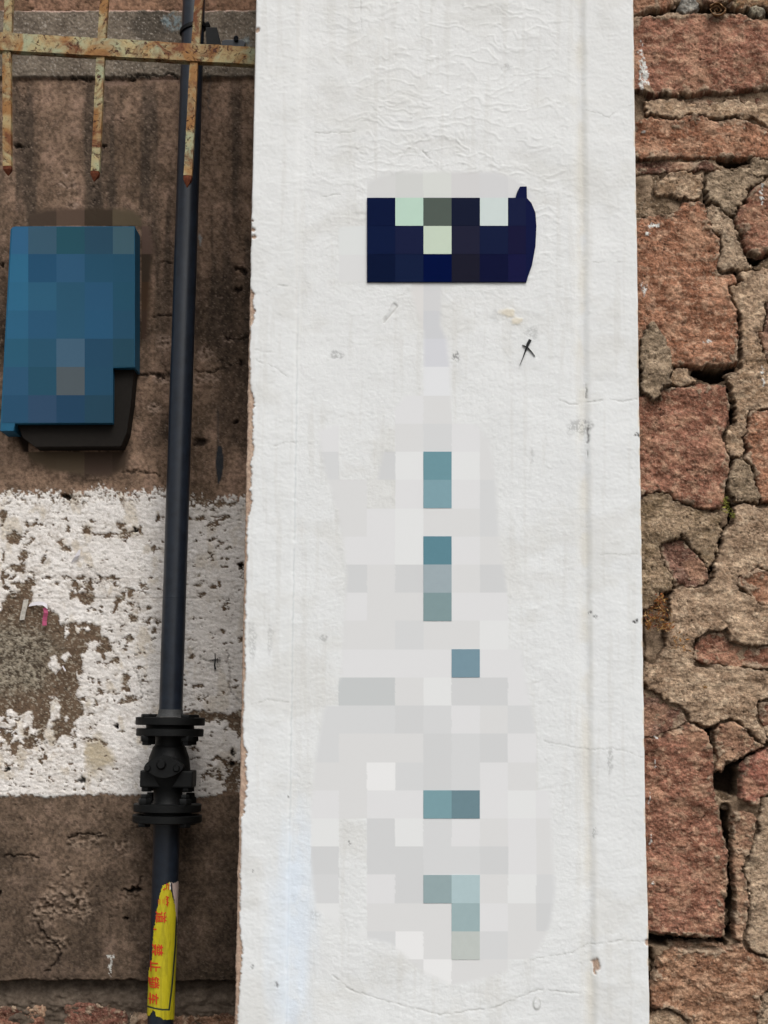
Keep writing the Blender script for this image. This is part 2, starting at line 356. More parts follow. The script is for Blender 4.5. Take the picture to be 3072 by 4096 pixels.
    rim = paint * (1 - paint) * 4; C = mix(C, hx('e0dad0'), rim * .25 * wm)
    for (x, y, rx, ry) in [(403 / K3, 208 / K3 + 1850, 22, 11), (1290 / K, 1950 / K + 2200, 7, 8), (930, 3010, 9, 12), (926, 3058, 8, 9), (1455 / K3, 625 / K3 + 1850, 12, 9), (330, 3120, 10, 12),
                           (812 / K3, 408 / K3 + 1850, 9, 6), (466, 2905, 7, 9), (27, 3077, 8, 10)]:
        b = cutf(blob(fx, fy, x, y, rx, ry, .3), .3); h -= b * .014; C = mix(C, hx('15110f'), b * .9)
    jt = np.exp(-(dline(px, py, [(-1300, 2394), (140, 2393), (960, 2392)]) / 2.4) ** 2) * (.4 + .6 * ss(.4, .6, fbm(px / 60, py / 60, 2, 3)))
    h -= jt * .002; C = mix(C, hx('6b6056'), jt * .45 * paint)
    for l in ([(905, 2600), (925, 2740), (922, 2770), (965, 2810)], [(918, 2755), (950, 2750)], [(800, 2630), (822, 2645), (850, 2640)], [(545, 2690), (575, 2780)]):
        k = np.exp(-(dline(fx, fy, l) / 2.6) ** 2); h -= k * .004; C = mix(C, hx('4d4238'), k * .6)
    # --- lower brown plaster
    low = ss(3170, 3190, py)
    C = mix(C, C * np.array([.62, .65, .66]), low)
    for (x, y, rx, ry) in [(350, 3370, 60, 26), (490, 3390, 30, 26), (270, 3490, 20, 22), (250, 3600, 75, 50), (330, 3620, 50, 60), (170, 3660, 50, 30), (130, 3440, 26, 12), (530, 3585, 40, 10), (210, 3750, 70, 60)]:
        b = cutf(blob(fx, fy, x, y, rx, ry, .7), .4)
        h += b * (fbm(px / 13, py / 11, 4, 9) - .62) * .022; C = mix(C, hx('a08a78'), b * .5 * ss(.4, .7, fbm(px / 13, py / 11, 4, 9)))
    for l in ([(488, 3565), (540, 3552), (560, 3528), (572, 3505)], [(280, 3345), (330, 3338), (400, 3342)], [(150, 3700), (200, 3760), (250, 3810), (230, 3850), (180, 3890)], [(20, 3425), (110, 3418), (150, 3430)]):
        k = np.exp(-(dline(fx, fy, l) / 4.0) ** 2); h -= k * .009; C = mix(C, hx('1d1613'), k * .7)
    b = cutf(blob(fx, fy, 528, 3562, 30, 11, .4), .3); h -= b * .014; C = mix(C, hx('15100d'), b * .9)
    for (x, y) in [(510, 3676), (0, 3573)]:
        b = cutf(blob(fx, fy, x, y, 10, 9, .2), .3); h -= b * .012; C = mix(C, hx('15100d'), b * .9)
    # white drip of paint
    dr = np.maximum(ss(1.5, -1.5, dline(fx, py, [(444, 3862), (442, 3880), (441, 3914)]) - 5 * ss(3914, 3870, py)), ss(1.5, -1.5, dline(fx, py, [(434, 3822), (441, 3838), (451, 3820)]) - 2))
    dr = np.maximum(dr, ss(1.5, -1.5, dline(px, py, [(447, 3840), (444, 3864)]) - 2)); C = mix(C, hx('d8d6d0'), dr)
    # slate blue drips
    d1 = ss(2, -2, dline(px, py, [(879, 1790), (878, 1900), (874, 1938)]) - 16 * np.clip(1 - np.abs((py - 1850) / 92) ** 1.8, 0, 1)) * (np.abs(py - 1855) < 90)
    d1 = np.maximum(d1, ss(2, -2, np.abs(px - 872) - 4) * ss(1600, 1660, py) * (1 - ss(1800, 1830, py)) * .5)
    C = mix(C, hx('2c3238'), d1 * .92); h = h + d1 * .001
    d2 = ss(3, -3, np.abs(fx - 838) - 4) * ss(290, 310, py) * (1 - ss(450, 475, py)); C = mix(C, hx('46494a'), d2 * .55)
    d3 = ss(3, -3, np.abs(fx - 800) - 6) * ss(930, 945, py) * (1 - ss(975, 990, py)); C = mix(C, hx('9aa3a6'), d3 * .6)
    # pale-blue overspray beside the clamp
    C = mix(C, hx('8c9ca0'), cutf(blob(fx, fy, 705, 100, 38, 30, .7), .5) * .7 * ss(.3, .6, n_fine))
    C = mix(C, hx('8c9ca0'), cutf(blob(fx, fy, 985, 175, 24, 16, .7), .5) * .5 * ss(.3, .6, n_fine))
    # --- underside of the plaster: below it the wall steps back
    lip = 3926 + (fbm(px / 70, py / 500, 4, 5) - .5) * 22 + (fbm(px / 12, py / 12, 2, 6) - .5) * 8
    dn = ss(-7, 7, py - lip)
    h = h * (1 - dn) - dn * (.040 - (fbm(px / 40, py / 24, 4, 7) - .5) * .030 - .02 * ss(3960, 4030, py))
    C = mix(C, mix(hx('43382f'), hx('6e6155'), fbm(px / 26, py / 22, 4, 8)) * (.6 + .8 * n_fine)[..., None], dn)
    grain = grain * (1 - paint * .35)
    C = C * mix(np.array([.86, .88, .88]), np.array([1., 1., 1.]), paint)
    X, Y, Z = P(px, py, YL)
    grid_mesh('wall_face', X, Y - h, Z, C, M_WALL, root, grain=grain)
    return root

# ------------------------------------------------------------------ rubble pieces
def piece(name, poly, Y0, hgt, root, pal, seed, er=14, rough=1.0, deep=.026, step=3.6, pad=10, dirt=.35, warp=9.0, tilt=(0, 0), splash=None):
    """one stone or one lump of mortar: a rounded, broken-edged body standing in front of the recess"""
    pts = np.asarray(poly, float)
    x0, y0 = pts.min(0) - pad; x1, y1 = pts.max(0) + pad
    py, px = np.meshgrid(np.arange(y0, y1 + step, step), np.arange(x0, x1 + step, step), indexing='ij')
    ox = seed * 131.7; oy = seed * 77.1
    qx, qy = px + ox, py + oy
    wx = px + (fbm(qx / 45, qy / 45, 3, 1) - .5) * warp * 2.2 + (fbm(qx / 13, qy / 13, 3, 2) - .5) * warp * 2.4
    wy = py + (fbm(qx / 45, qy / 45, 3, 3) - .5) * warp * 2.2 + (fbm(qx / 13, qy / 13, 3, 4) - .5) * warp * 2.4
    d = sdf(wx, wy, poly)
    er = er * (.55 if name == 'stone' else .40)
    t = np.clip(d / er, 0, 1)
    dome = np.sqrt(np.clip(1 - (1 - t) ** 2, 0, 1))
    big = fbm(qx / 150, qy / 110, 3, 5) - .5; mid = fbm(qx / 34, qy / 24, 4, 6) - .5; fine = fbm(qx / 9, qy / 7.5, 3, 7, .65) - .5
    cx, cy = pts.mean(0)
    h = hgt + (big * .026 + mid * .012 * rough + fine * .0052 * rough) + (tilt[0] * (px - cx) + tilt[1] * (py - cy)) * 1e-5
    pit = ss(.73, .82, fbm(qx / 7, qy / 5.5, 2, 8)) * ss(.42, .6, fbm(qx / 70, qy / 70, 2, 9))
    h -= pit * .0035
    h = h - (1 - dome) * min(er * .0008, .009)
    out = d < 0
    h = np.where(out, np.maximum(h + d * .013, hgt - deep), h)
    c1, c2, c3 = pal
    C = mix(hx(c1), hx(c2), ss(.3, .72, fbm(qx / 60, qy / 45, 4, 10)))
    C = mix(C, hx(c3), ss(.52, .72, fbm(qx / 26, qy / 20, 4, 11)) * .75)
    fn = ss(.22, .78, fbm(qx / 9, qy / 6.5, 3, 12, .75))
    C = C * (.56 + .80 * fn)[..., None]
    C = mix(C, hx('c4a48a') if name == 'stone' else hx('c0ad96'), ss(.62, .80, fbm(qx / 7, qy / 4.5, 3, 17, .7)) * .55)
    C = mix(C, hx('2b1d17'), pit * .75)
    C = mix(C, hx('4b4038'), (1 - ss(0, 34, d)) * ss(.4, .62, fbm(qx / 24, qy / 20, 3, 13)) * dirt)
    if name == 'stone':
        sm = ss(.50, .56, fbm(qx / 40, qy / 34, 5, 16, .65) - .006 * np.maximum(d - 6, 0)); h += sm * .0035
        C = mix(C, mix(hx('85735f'), hx('b09c86'), ss(.3, .7, fbm(qx / 9, qy / 7, 3, 19))), sm * .85)
        C = mix(C, hx('bb9478'), ss(.52, .70, fbm(qx / 95, qy / 75, 5, 20, .6)) * .45)
        C = mix(C, hx('4a3028'), ss(.60, .74, fbm(qx / 30, qy / 24, 5, 22, .65)) * .5)
    sp = ss(.74, .80, fbm(qx / 5, qy / 4, 2, 14)); C = mix(C, hx('b39a86'), sp * .35)
    if splash:
        for s in splash:
            sd_ = blob(wx, wy, *s, .7, 5); k = cutf(sd_, .12) * ss(.36, .5, fbm(px / 7, py / 8, 3, 15))
            C = mix(C, hx('d5d4cf'), k); h += k * .001
    C = mix(C, hx('3a2c23'), out * .45)
    X, Y, Z = P(px, py, Y0)
    return grid_mesh(name, X, Y - h, Z, C, M_STONE, root, keep=d > -9)

RED = ('7c5443', '966a57', 'ac8a72'); ORANGE = ('855b45', 'a2765d', 'b8957b'); BROWN = ('6c4c3f', '805f51', '967a6a')
MORT = ('8d745c', 'ab9178', 'c1a98e'); GREYM = ('7d6c58', '9b8770', 'b29d84'); TAN = ('96806a', 'ab947c', 'bda88f'); DARKM = ('5c4c3b', '776450', '8c7861')
PINKG = ('8f6c58', 'a5846b', 'ae967c')
YR = 3.845
def build_right_wall():
    root = thing('rubble_stone_wall', 'rough reddish stone rubble wall with crumbling tan mortar, right of the white pillar', 'wall', tuple(Pv(2900, 4740, YR + .08)))
    K = 2.011
    def q(pts, y0): return [(u / K + 2372, v / K + y0) for u, v in pts]
    A, B, C_, D = 0, 1000, 2000, 2996
    S = []   # (kind, poly, height, palette, edge radius, roughness, options)
    def st(y0, h, pal, er, pts, **k): S.append(('stone', q(pts, y0), h, pal, er, 1.0, k))
    def mo(y0, h, pal, er, pts, **k): S.append(('mortar_patch', q(pts, y0), h, pal, er, .8, k))
    st(A, .006, ORANGE, 22, [(250, -300), (650, -300), (655, 30), (600, 55), (560, 70), (440, 80), (390, 110), (328, 125), (250, 130)])
    st(A, -.004, BROWN, 16, [(880, -300), (1060, -300), (1060, 5), (900, 10)])
    st(A, .010, ('a5683e', '94765a', 'a89878'), 24, [(1090, -300), (1650, -300), (1650, 60), (1380, 70), (1310, 62), (1200, 80), (1150, 66), (1110, 50)])
    st(A, .012, RED, 26, [(250, 160), (330, 150), (400, 135), (560, 125), (680, 105), (740, 110), (900, 105), (930, 130), (1100, 110), (1180, 105), (1260, 130), (1340, 160), (1420, 170), (1650, 180), (1650, 665),
                          (1408, 705), (1320, 725), (1240, 722), (1120, 745), (960, 750), (820, 755), (700, 750), (560, 760), (480, 765), (420, 755), (350, 740), (250, 740)],
       splash=[(2562, 245, 9, 42), (2572, 320, 17, 50), (2568, 172, 6, 12)])
    st(A, -.010, BROWN, 12, [(470, 775), (700, 770), (960, 762), (1120, 752), (1240, 732), (1420, 712), (1650, 690), (1650, 840), (1408, 830), (1290, 825), (1180, 790), (1060, 810), (1000, 850), (880, 830), (720, 800), (600, 800), (470, 800)])
    mo(A, -.016, DARKM, 14, [(250, 755), (420, 770), (460, 800), (440, 900), (420, 960), (330, 970), (250, 970)], splash=[(2560, 400, 16, 30), (2552, 450, 9, 20)])
    mo(A, .004, MORT, 16, [(420, 805), (560, 790), (620, 785), (700, 800), (800, 825), (900, 835), (1000, 845), (1060, 805), (1190, 770), (1210, 840), (1290, 820), (1420, 810), (1650, 800), (1650, 1005), (1420, 1010), (1380, 990),
                           (1290, 940), (1230, 965), (1150, 935), (1030, 955), (960, 950), (890, 925), (780, 912), (700, 945), (620, 945), (540, 915), (480, 905), (430, 900)])
    st(A, .006, ORANGE, 20, [(250, 990), (340, 975), (480, 930), (560, 960), (700, 965), (760, 925), (830, 920), (960, 960), (1030, 975), (1150, 945), (1270, 975), (1340, 1000), (1400, 1020), (1650, 1020), (1650, 1290), (1408, 1290),
                             (1270, 1265), (1200, 1272), (1100, 1262), (900, 1270), (700, 1262), (500, 1272), (370, 1270), (250, 1270)], splash=[(2574, 528, 9, 5)])
    st(A, -.006, BROWN, 10, [(250, 1292), (480, 1288), (620, 1282), (900, 1285), (980, 1300), (1040, 1345), (1030, 1362), (900, 1352), (870, 1370), (700, 1362), (560, 1380), (400, 1390), (250, 1395)])
    mo(A, .002, GREYM, 14, [(1268, 1285), (1330, 1270), (1420, 1290), (1650, 1290), (1650, 1420), (1400, 1412), (1330, 1440), (1290, 1400), (1260, 1340)])
    mo(A, -.012, DARKM, 18, [(250, 1405), (345, 1400), (480, 1400), (560, 1380), (560, 1540), (640, 1590), (690, 1640), (650, 1700), (600, 1735), (480, 1735), (250, 1745)])
    mo(A, .010, MORT, 16, [(490, 1500), (540, 1440), (620, 1390), (700, 1370), (820, 1390), (890, 1400), (893, 1520), (860, 1570), (780, 1600), (720, 1605), (640, 1570), (560, 1570), (500, 1560)])
    mo(A, .008, GREYM, 18, [(908, 1400), (1000, 1365), (1100, 1365), (1200, 1330), (1270, 1345), (1290, 1410), (1370, 1390), (1400, 1425), (1350, 1465), (1310, 1495), (1250, 1520), (1240, 1590), (1200, 1650), (1150, 1690), (1130, 1740),
                            (1060, 1720), (1000, 1655), (930, 1620), (908, 1520)])
    mo(A, .016, TAN, 12, [(912, 1680), (960, 1642), (1010, 1690), (1060, 1735), (1130, 1762), (1160, 1850), (1165, 1960), (1210, 2060), (1232, 2120), (1280, 2130), (1270, 2170), (1180, 2180), (1150, 2165), (1040, 2190), (1000, 2150),
                          (1020, 2060), (1040, 2000), (1020, 1900), (960, 1860), (940, 1790), (915, 1740)])
    b1 = [(250, 1755), (480, 1740), (600, 1735), (700, 1680), (740, 1625), (860, 1610), (900, 1635), (930, 1760), (960, 1870), (1010, 1910), (1030, 2000), (1000, 2100), (1005, 2180), (1030, 2195), (1130, 2195), (1150, 2212),
          (1155, 2270), (1090, 2292), (1110, 2412), (1162, 2492), (1170, 2652), (1160, 2812), (1158, 2930), (1080, 2944), (950, 2952), (850, 2962), (720, 2944), (560, 2944), (400, 2900), (250, 2900)]
    st(A, .014, ORANGE, 24, b1, splash=[(2615, 908, 22, 6), (2592, 940, 12, 5), (2575, 1165, 8, 22), (2832, 1372, 16, 7)])
    st(A, .012, RED, 22, [(1310, 1505), (1370, 1465), (1420, 1432), (1650, 1400), (1650, 2030), (1400, 2040), (1330, 2070), (1260, 2050), (1210, 1990), (1200, 1900), (1165, 1820), (1138, 1750), (1180, 1680), (1240, 1640), (1260, 1560)],
       splash=[(3046, 752, 6, 9), (3046, 775, 7, 7), (3046, 800, 7, 5), (3048, 820, 6, 8)])
    mo(A, -.010, DARKM, 12, [(1290, 2150), (1340, 2100), (1400, 2060), (1650, 2050), (1650, 2230), (1420, 2240), (1350, 2170)])
    mo(B, .008, MORT, 18, [(1172, 190), (1280, 165), (1340, 155), (1420, 150), (1650, 140), (1650, 400), (1400, 415), (1385, 560), (1362, 650), (1320, 655), (1350, 720), (1370, 850), (1420, 930), (1650, 950), (1650, 1250), (1380, 1278),
                           (1260, 1290), (1235, 1400), (1240, 1480), (1205, 1500), (1240, 1600), (1180, 1660), (1110, 1662), (1080, 1610), (1058, 1490), (1080, 1412), (1130, 1400), (1160, 1330), (1130, 1180), (1120, 1090), (1085, 1010),
                           (1190, 940), (1200, 800), (1198, 700), (1185, 600), (1200, 560), (1165, 470), (1118, 380), (1092, 290), (1150, 270), (1190, 250)], splash=[(3045, 1480, 4, 22), (3050, 1530, 5, 14)])
    st(B, .002, BROWN, 16, [(1405, 425), (1650, 405), (1650, 945), (1430, 925), (1378, 850), (1360, 720), (1330, 665), (1370, 650), (1390, 560)])
    st(B, .010, RED, 24, [(250, 1170), (360, 1190), (480, 1150), (560, 1110), (640, 1095), (820, 1092), (860, 1070), (940, 1072), (1080, 1088), (1082, 1180), (1110, 1270), (1100, 1400), (1060, 1450), (1045, 1530), (1065, 1600), (1090, 1680), (1100, 1750),
                          (1088, 1830), (1068, 1900), (1040, 2060), (1000, 2085), (860, 2075), (760, 2045), (690, 2020), (640, 1990), (620, 1965), (540, 1950), (430, 1960), (370, 1995), (250, 2000)])
    mo(B, .036, GREYM, 13, [(375, 700), (440, 630), (470, 605), (510, 620), (545, 690), (590, 790), (625, 900), (610, 1000), (610, 1080), (550, 1110), (525, 1150), (540, 1200), (490, 1220), (440, 1180), (385, 1150), (370, 1090), (385, 1000), (365, 900)])
    mo(B, .010, MORT, 8, [(622, 972), (700, 962), (745, 955), (770, 965), (775, 1000), (828, 1060), (800, 1085), (700, 1098), (622, 1082)])
    mo(B, -.03, GREYM, 8, [(355, 900), (385, 930), (380, 1000), (360, 1030)], splash=[(2556, 1475, 8, 20)])
    st(B, .006, ORANGE, 20, [(1255, 1295), (1400, 1282), (1650, 1262), (1650, 2020), (1355, 2028), (1332, 1900), (1290, 1760), (1225, 1685), (1255, 1600), (1215, 1510), (1245, 1400)])
    mo(B, .014, GREYM, 14, [(1130, 1702), (1160, 1680), (1230, 1720), (1280, 1780), (1320, 1880), (1338, 2000), (1320, 2045), (1240, 2030), (1130, 2020), (1090, 1960), (1070, 1900), (1100, 1850)])
    mo(C_, .006, ('78654e', '98826a', 'aa957b'), 22, [(250, -40), (375, -20), (430, -55), (540, -65), (620, -40), (640, -10), (700, 20), (860, 72), (1000, 88), (1030, 125), (1020, 200), (1040, 250), (1010, 330), (990, 420), (955, 520), (935, 560), (900, 520),
                           (870, 440), (800, 400), (775, 340), (720, 285), (680, 298), (600, 328), (545, 380), (550, 450), (580, 540), (620, 582), (648, 640), (640, 720), (600, 745), (552, 750), (500, 850), (440, 885), (385, 890), (250, 880)])
    st(C_, -.004, BROWN, 20, [(600, 328), (680, 302), (740, 318), (780, 378), (850, 428), (882, 490), (932, 560), (942, 640), (880, 682), (830, 712), (760, 708), (720, 680), (660, 690), (645, 600), (600, 560), (570, 480), (546, 410), (560, 358)])
    mo(C_, -.026, DARKM, 16, [(380, 910), (500, 900), (560, 1000), (600, 1180), (540, 1300), (400, 1320), (370, 1200)])
    mo(C_, .009, ('8e7660', 'ad947b', 'c1aa90'), 20, [(1145, 150), (1132, 65), (1200, 30), (1350, 62), (1650, 40), (1650, 560), (1400, 566), (1330, 533), (1270, 580), (1180, 630), (1152, 680), (1180, 722), (1260, 762), (1340, 832), (1420, 862), (1650, 870), (1650, 1180), (1400, 1162),
                            (1330, 1172), (1210, 1172), (1160, 1132), (1100, 1142), (1080, 1090), (1085, 1022), (1040, 1042), (950, 1052), (860, 1092), (805, 1150), (800, 1250), (820, 1320), (900, 1340), (1000, 1330), (1110, 1340), (1250, 1362),
                            (1420, 1372), (1650, 1372), (1650, 1600), (1400, 1602), (1322, 1640), (1320, 1750), (1370, 1820), (1410, 1900), (1400, 1962), (1330, 1930), (1250, 1850), (1190, 1792), (1110, 1760), (1020, 1777), (980, 1820), (890, 1826),
                            (800, 1780), (760, 1700), (700, 1640), (620, 1630), (540, 1580), (450, 1530), (400, 1450), (400, 1320), (500, 1300), (590, 1180), (560, 1040), (620, 900), (605, 790), (650, 722), (720, 686), (760, 716), (880, 706), (950, 668),
                            (1000, 492), (1050, 332), (1042, 270), (1110, 190)])
    st(C_, .000, ORANGE, 18, [(1170, 692), (1158, 640), (1200, 602), (1280, 572), (1312, 546), (1400, 566), (1650, 560), (1650, 872), (1408, 852), (1330, 822), (1240, 732)])
    st(C_, -.002, RED, 16, [(828, 1162), (858, 1100), (960, 1058), (1050, 1042), (1080, 1108), (1110, 1150), (1210, 1182), (1310, 1182), (1408, 1170), (1650, 1180), (1650, 1372), (1408, 1362), (1280, 1352), (1180, 1342), (1000, 1318), (880, 1318), (806, 1272)])
    st(C_, -.002, RED, 16, [(1322, 1625), (1408, 1605), (1650, 1600), (1650, 1830), (1390, 1815), (1332, 1742)])
    mo(C_, .004, MORT, 14, [(1375, 1825), (1650, 1830), (1650, 1950), (1408, 1965)])
    st(C_, -.004, BROWN, 18, [(250, 1520), (390, 1510), (470, 1560), (560, 1600), (620, 1642), (700, 1662), (740, 1742), (768, 1790), (700, 1832), (620, 1872), (540, 1905), (400, 1925), (250, 1925)])
    st(C_, .012, RED, 22, [(250, 1935), (400, 1930), (560, 1900), (680, 1835), (780, 1800), (880, 1842), (918, 1870), (930, 1920), (955, 2000), (972, 2123), (965, 2273), (982, 2373), (1012, 2523), (1050, 2683), (1080, 2833), (1085, 3083),
                           (1056, 3233), (1056, 3430), (1020, 3520), (880, 3516), (700, 3492), (560, 3486), (440, 3466), (250, 3460)], splash=[(2619, 3050, 3, 16), (2598, 3200, 3, 25), (2618, 2845, 4, 5), (2625, 2950, 4, 7), (2600, 3354, 3, 25), (2609, 3530, 4, 8)])
    st(C_, .002, PINKG, 16, [(978, 1850), (1020, 1790), (1110, 1776), (1190, 1802), (1250, 1872), (1320, 1942), (1400, 1972), (1340, 2000), (1250, 2042), (1190, 2077), (1080, 2112), (1040, 2172), (992, 2182), (1000, 2082), (978, 2000)])
    st(D, .010, ('8c5c4d', 'a67361', 'b58874'), 22, [(1200, 132), (1240, 82), (1330, 42), (1408, -8), (1650, -60), (1650, 382), (1408, 372), (1342, 400), (1340, 452), (1300, 462), (1220, 422), (1175, 400), (1190, 300), (1205, 220)])
    mo(D, -.034, DARKM, 12, [(985, 350), (1080, 345), (1170, 400), (1180, 470), (1100, 500), (1020, 470)])
    mo(D, -.045, DARKM, 12, [(1040, 1330), (1120, 1320), (1140, 1440), (1060, 1440)])
    mo(D, .006, TAN, 18, [(1358, 405), (1420, 382), (1650, 382), (1650, 1690), (1400, 1666), (1330, 1652), (1262, 1620), (1232, 1560), (1250, 1450), (1272, 1250), (1262, 1100), (1222, 990), (1270, 850), (1312, 700), (1342, 620), (1350, 480)])
    st(D, -.002, PINKG, 13, [(1132, 500), (1200, 490), (1260, 500), (1312, 560), (1320, 650), (1290, 800), (1250, 860), (1212, 960), (1250, 1100), (1260, 1260), (1232, 1450), (1200, 1540), (1140, 1530), (1150, 1300), (1150, 1100), (1137, 900), (1127, 700)])
    st(D, .012, ('84604a', 'a07c62', 'b5967c'), 28, [(490, 1800), (520, 1720), (560, 1650), (640, 1610), (800, 1622), (950, 1622), (1080, 1602), (1200, 1572), (1260, 1642), (1408, 1692), (1650, 1700), (1650, 1932), (1400, 1942), (1342, 1990), (1360, 2080), (1322, 2160),
                             (1312, 2300), (1312, 2420), (800, 2420), (765, 2185), (680, 2130), (600, 2092), (500, 2090), (460, 2060), (462, 1900)])
    mo(D, .002, MORT, 16, [(400, 2160), (455, 2150), (520, 2102), (620, 2096), (680, 2142), (760, 2192), (830, 2250), (840, 2420), (400, 2420)])
    mo(D, .010, TAN, 14, [(1347, 1990), (1408, 1942), (1650, 1936), (1650, 2420), (1322, 2420), (1322, 2170), (1372, 2080)])
    mo(D, -.030, GREYM, 10, [(430, 1680), (480, 1690), (530, 1740), (500, 1810), (450, 1800)])
    st(D, -.020, DARKM, 10, [(620, 1560), (900, 1560), (1060, 1575), (1080, 1600), (800, 1625), (600, 1610)])
    for i, (kind, poly, h, pal, er, rg, k) in enumerate(S):
        piece(kind, poly, YR, h - .006, root, pal, i + 1, er=er, rough=rg, warp=7 if kind == 'stone' else 9, **k)
    for j, (pal, pts, h) in enumerate([(('77746e', '97948c', 'b5b1a8'), [(705, 30), (720, -25), (800, -35), (860, 20), (850, 60), (800, 90), (745, 110), (705, 70)], -.002),
                                       (('8d8574', 'aba38f', 'c2bba8'), [(1258, 70), (1300, 55), (1370, 80), (1384, 112), (1345, 155), (1300, 142), (1260, 112)], .008)]):
        piece('small_stone', q(pts, 0), YR, h, root, pal, 80 + j, er=18, rough=.9, warp=3)
    # the recess behind the joints
    xs = axis(2400, 5000, 2500, 3150, 6, 24); ys = axis(-800, 4742, -60, 4160, 6, 24)
    py, px = np.meshgrid(ys, xs, indexing='ij')
    n = fbm(px / 40, py / 34, 4, 3)
    fx = px + (fbm(px / 18, py / 18, 3, 5) - .5) * 16; fy = py + (fbm(px / 18, py / 18, 3, 6) - .5) * 16
    gap = np.zeros(px.shape)
    for y0, hw, l in [(A, 12, [(328, 135), (440, 95), (560, 80), (690, 60), (900, 70), (1060, 60), (1250, 85), (1450, 120)]), (A, 9, [(1010, 1300), (1060, 1325), (1250, 1300)]), (A, 4, [(905, 1400), (905, 1620), (930, 1740), (960, 1880), (1010, 1960), (1020, 2100)]),
                      (A, 12, [(1250, 2050), (1290, 2110), (1400, 2060)]), (B, 7, [(1150, 180), (1165, 270)]), (B, 7, [(1165, 480), (1180, 560), (1180, 900)]), (B, 22, [(840, 980), (960, 1020), (1130, 990)]), (B, 10, [(1100, 1090), (1120, 1280), (1110, 1410)]),
                      (B, 9, [(1055, 1490), (1085, 1620), (1100, 1700), (1085, 1820)]), (C_, 11, [(1080, 30), (1130, 60), (1110, 190), (1040, 300), (1000, 420), (960, 560), (945, 660)]), (C_, 7, [(640, 730), (560, 770), (500, 870)]), (C_, 9, [(385, 900), (390, 1500)]),
                      (C_, 11, [(930, 1840), (945, 1920), (965, 2010)]), (C_, 10, [(1190, 2110), (1300, 2050), (1400, 1980)]), (D, 48, [(1090, 230), (1100, 300)]), (D, 40, [(1040, 250), (1070, 330)]), (D, 16, [(1060, 480), (1100, 800), (1115, 1000), (1115, 1200), (1090, 1300), (1100, 1500)]),
                      (D, 17, [(440, 1525), (700, 1545), (1040, 1555)]), (D, 9, [(452, 1620), (455, 2100)]), (D, 16, [(1020, 150), (1150, 110), (1190, 100)])]:
        gap = np.maximum(gap, ss(6, -6, dline(fx, fy, q(l, y0)) - hw))
    C = mix(hx('6e5c4b'), hx('97826c'), ss(.3, .7, n)) * (.45 + 1.1 * fbm(px / 9, py / 7, 3, 5))[..., None]
    C = mix(C, mix(hx('2e241c'), hx('3f3328'), n), gap)
    X, Y, Z = P(px, py, YR + .020)
    grid_mesh('joint_filling', X, Y - (n - .5) * .018 + gap * .085, Z, C, M_STONE, root)
    # stones outside the frame, coarser
    rnd = random.Random(5); pals = [RED, ORANGE, BROWN, RED, PINKG]; sid = 100
    for (xa, xb, ya, yb) in [(3210, 4900, -780, 4740), (2540, 3190, -780, -165), (2560, 3190, 4225, 4740)]:
        y = ya
        while y < yb - 60:
            hh = min(rnd.uniform(210, 420), yb - y)
            x = xa
            while x < xb - 60:
                ww = min(rnd.uniform(300, 620), xb - x)
                j = lambda: rnd.uniform(-16, 16)
                poly = [(x + 12, y + 40 + j()), (x + 50, y + 14 + j()), (x + ww * .5, y + 12 + j()), (x + ww - 50, y + 16 + j()), (x + ww - 12, y + 50), (x + ww - 14, y + hh * .6), (x + ww - 40, y + hh - 16),
                        (x + ww * .5, y + hh - 12 + j()), (x + 50, y + hh - 16 + j()), (x + 14, y + hh - 50)]
                sid += 1
                piece('stone', poly, YR, rnd.uniform(-.004, .01), root, rnd.choice(pals), sid, er=26, step=14, pad=24, warp=9)
                x += ww
            y += hh
    return root

# ------------------------------------------------------------------ white pillar
YP = 3.80
def Lx(py): return 1024 - .0210 * py
def Rx(py): return 2533 + .0150 * py
TINT = {'a': 'c5c7c5', 'b': 'cbcac7', 'c': 'd0d0ce', 'd': 'd4d4d2', 'e': 'd9d8d5', 'f': 'dedddb', 'g': 'e2e2df', 'h': 'e8e7e4'}
ROWS = {14: "....fe....", 15: ".f..edfe..", 16: ".d.cgfge..", 17: ".ee.fefd..", 18: "..efgeed..", 19: "..ffgffe..", 20: "..ceceec..", 21: "..feefff..", 22: "..eedeeg..", 23: "..fffffff.", 24: "..aaegccf.",
        25: ".dddcdfed.", 26: ".deeecdcf.", 27: ".eehdcdfe.", 28: ".feffdffgf", 29: ".g.cgdfefe", 30: ".c.ccddcfe", 31: ".d.fcddegd", 32: ".g.eeeffec", 33: "..gdhefdee", 34: "....ehee.."}
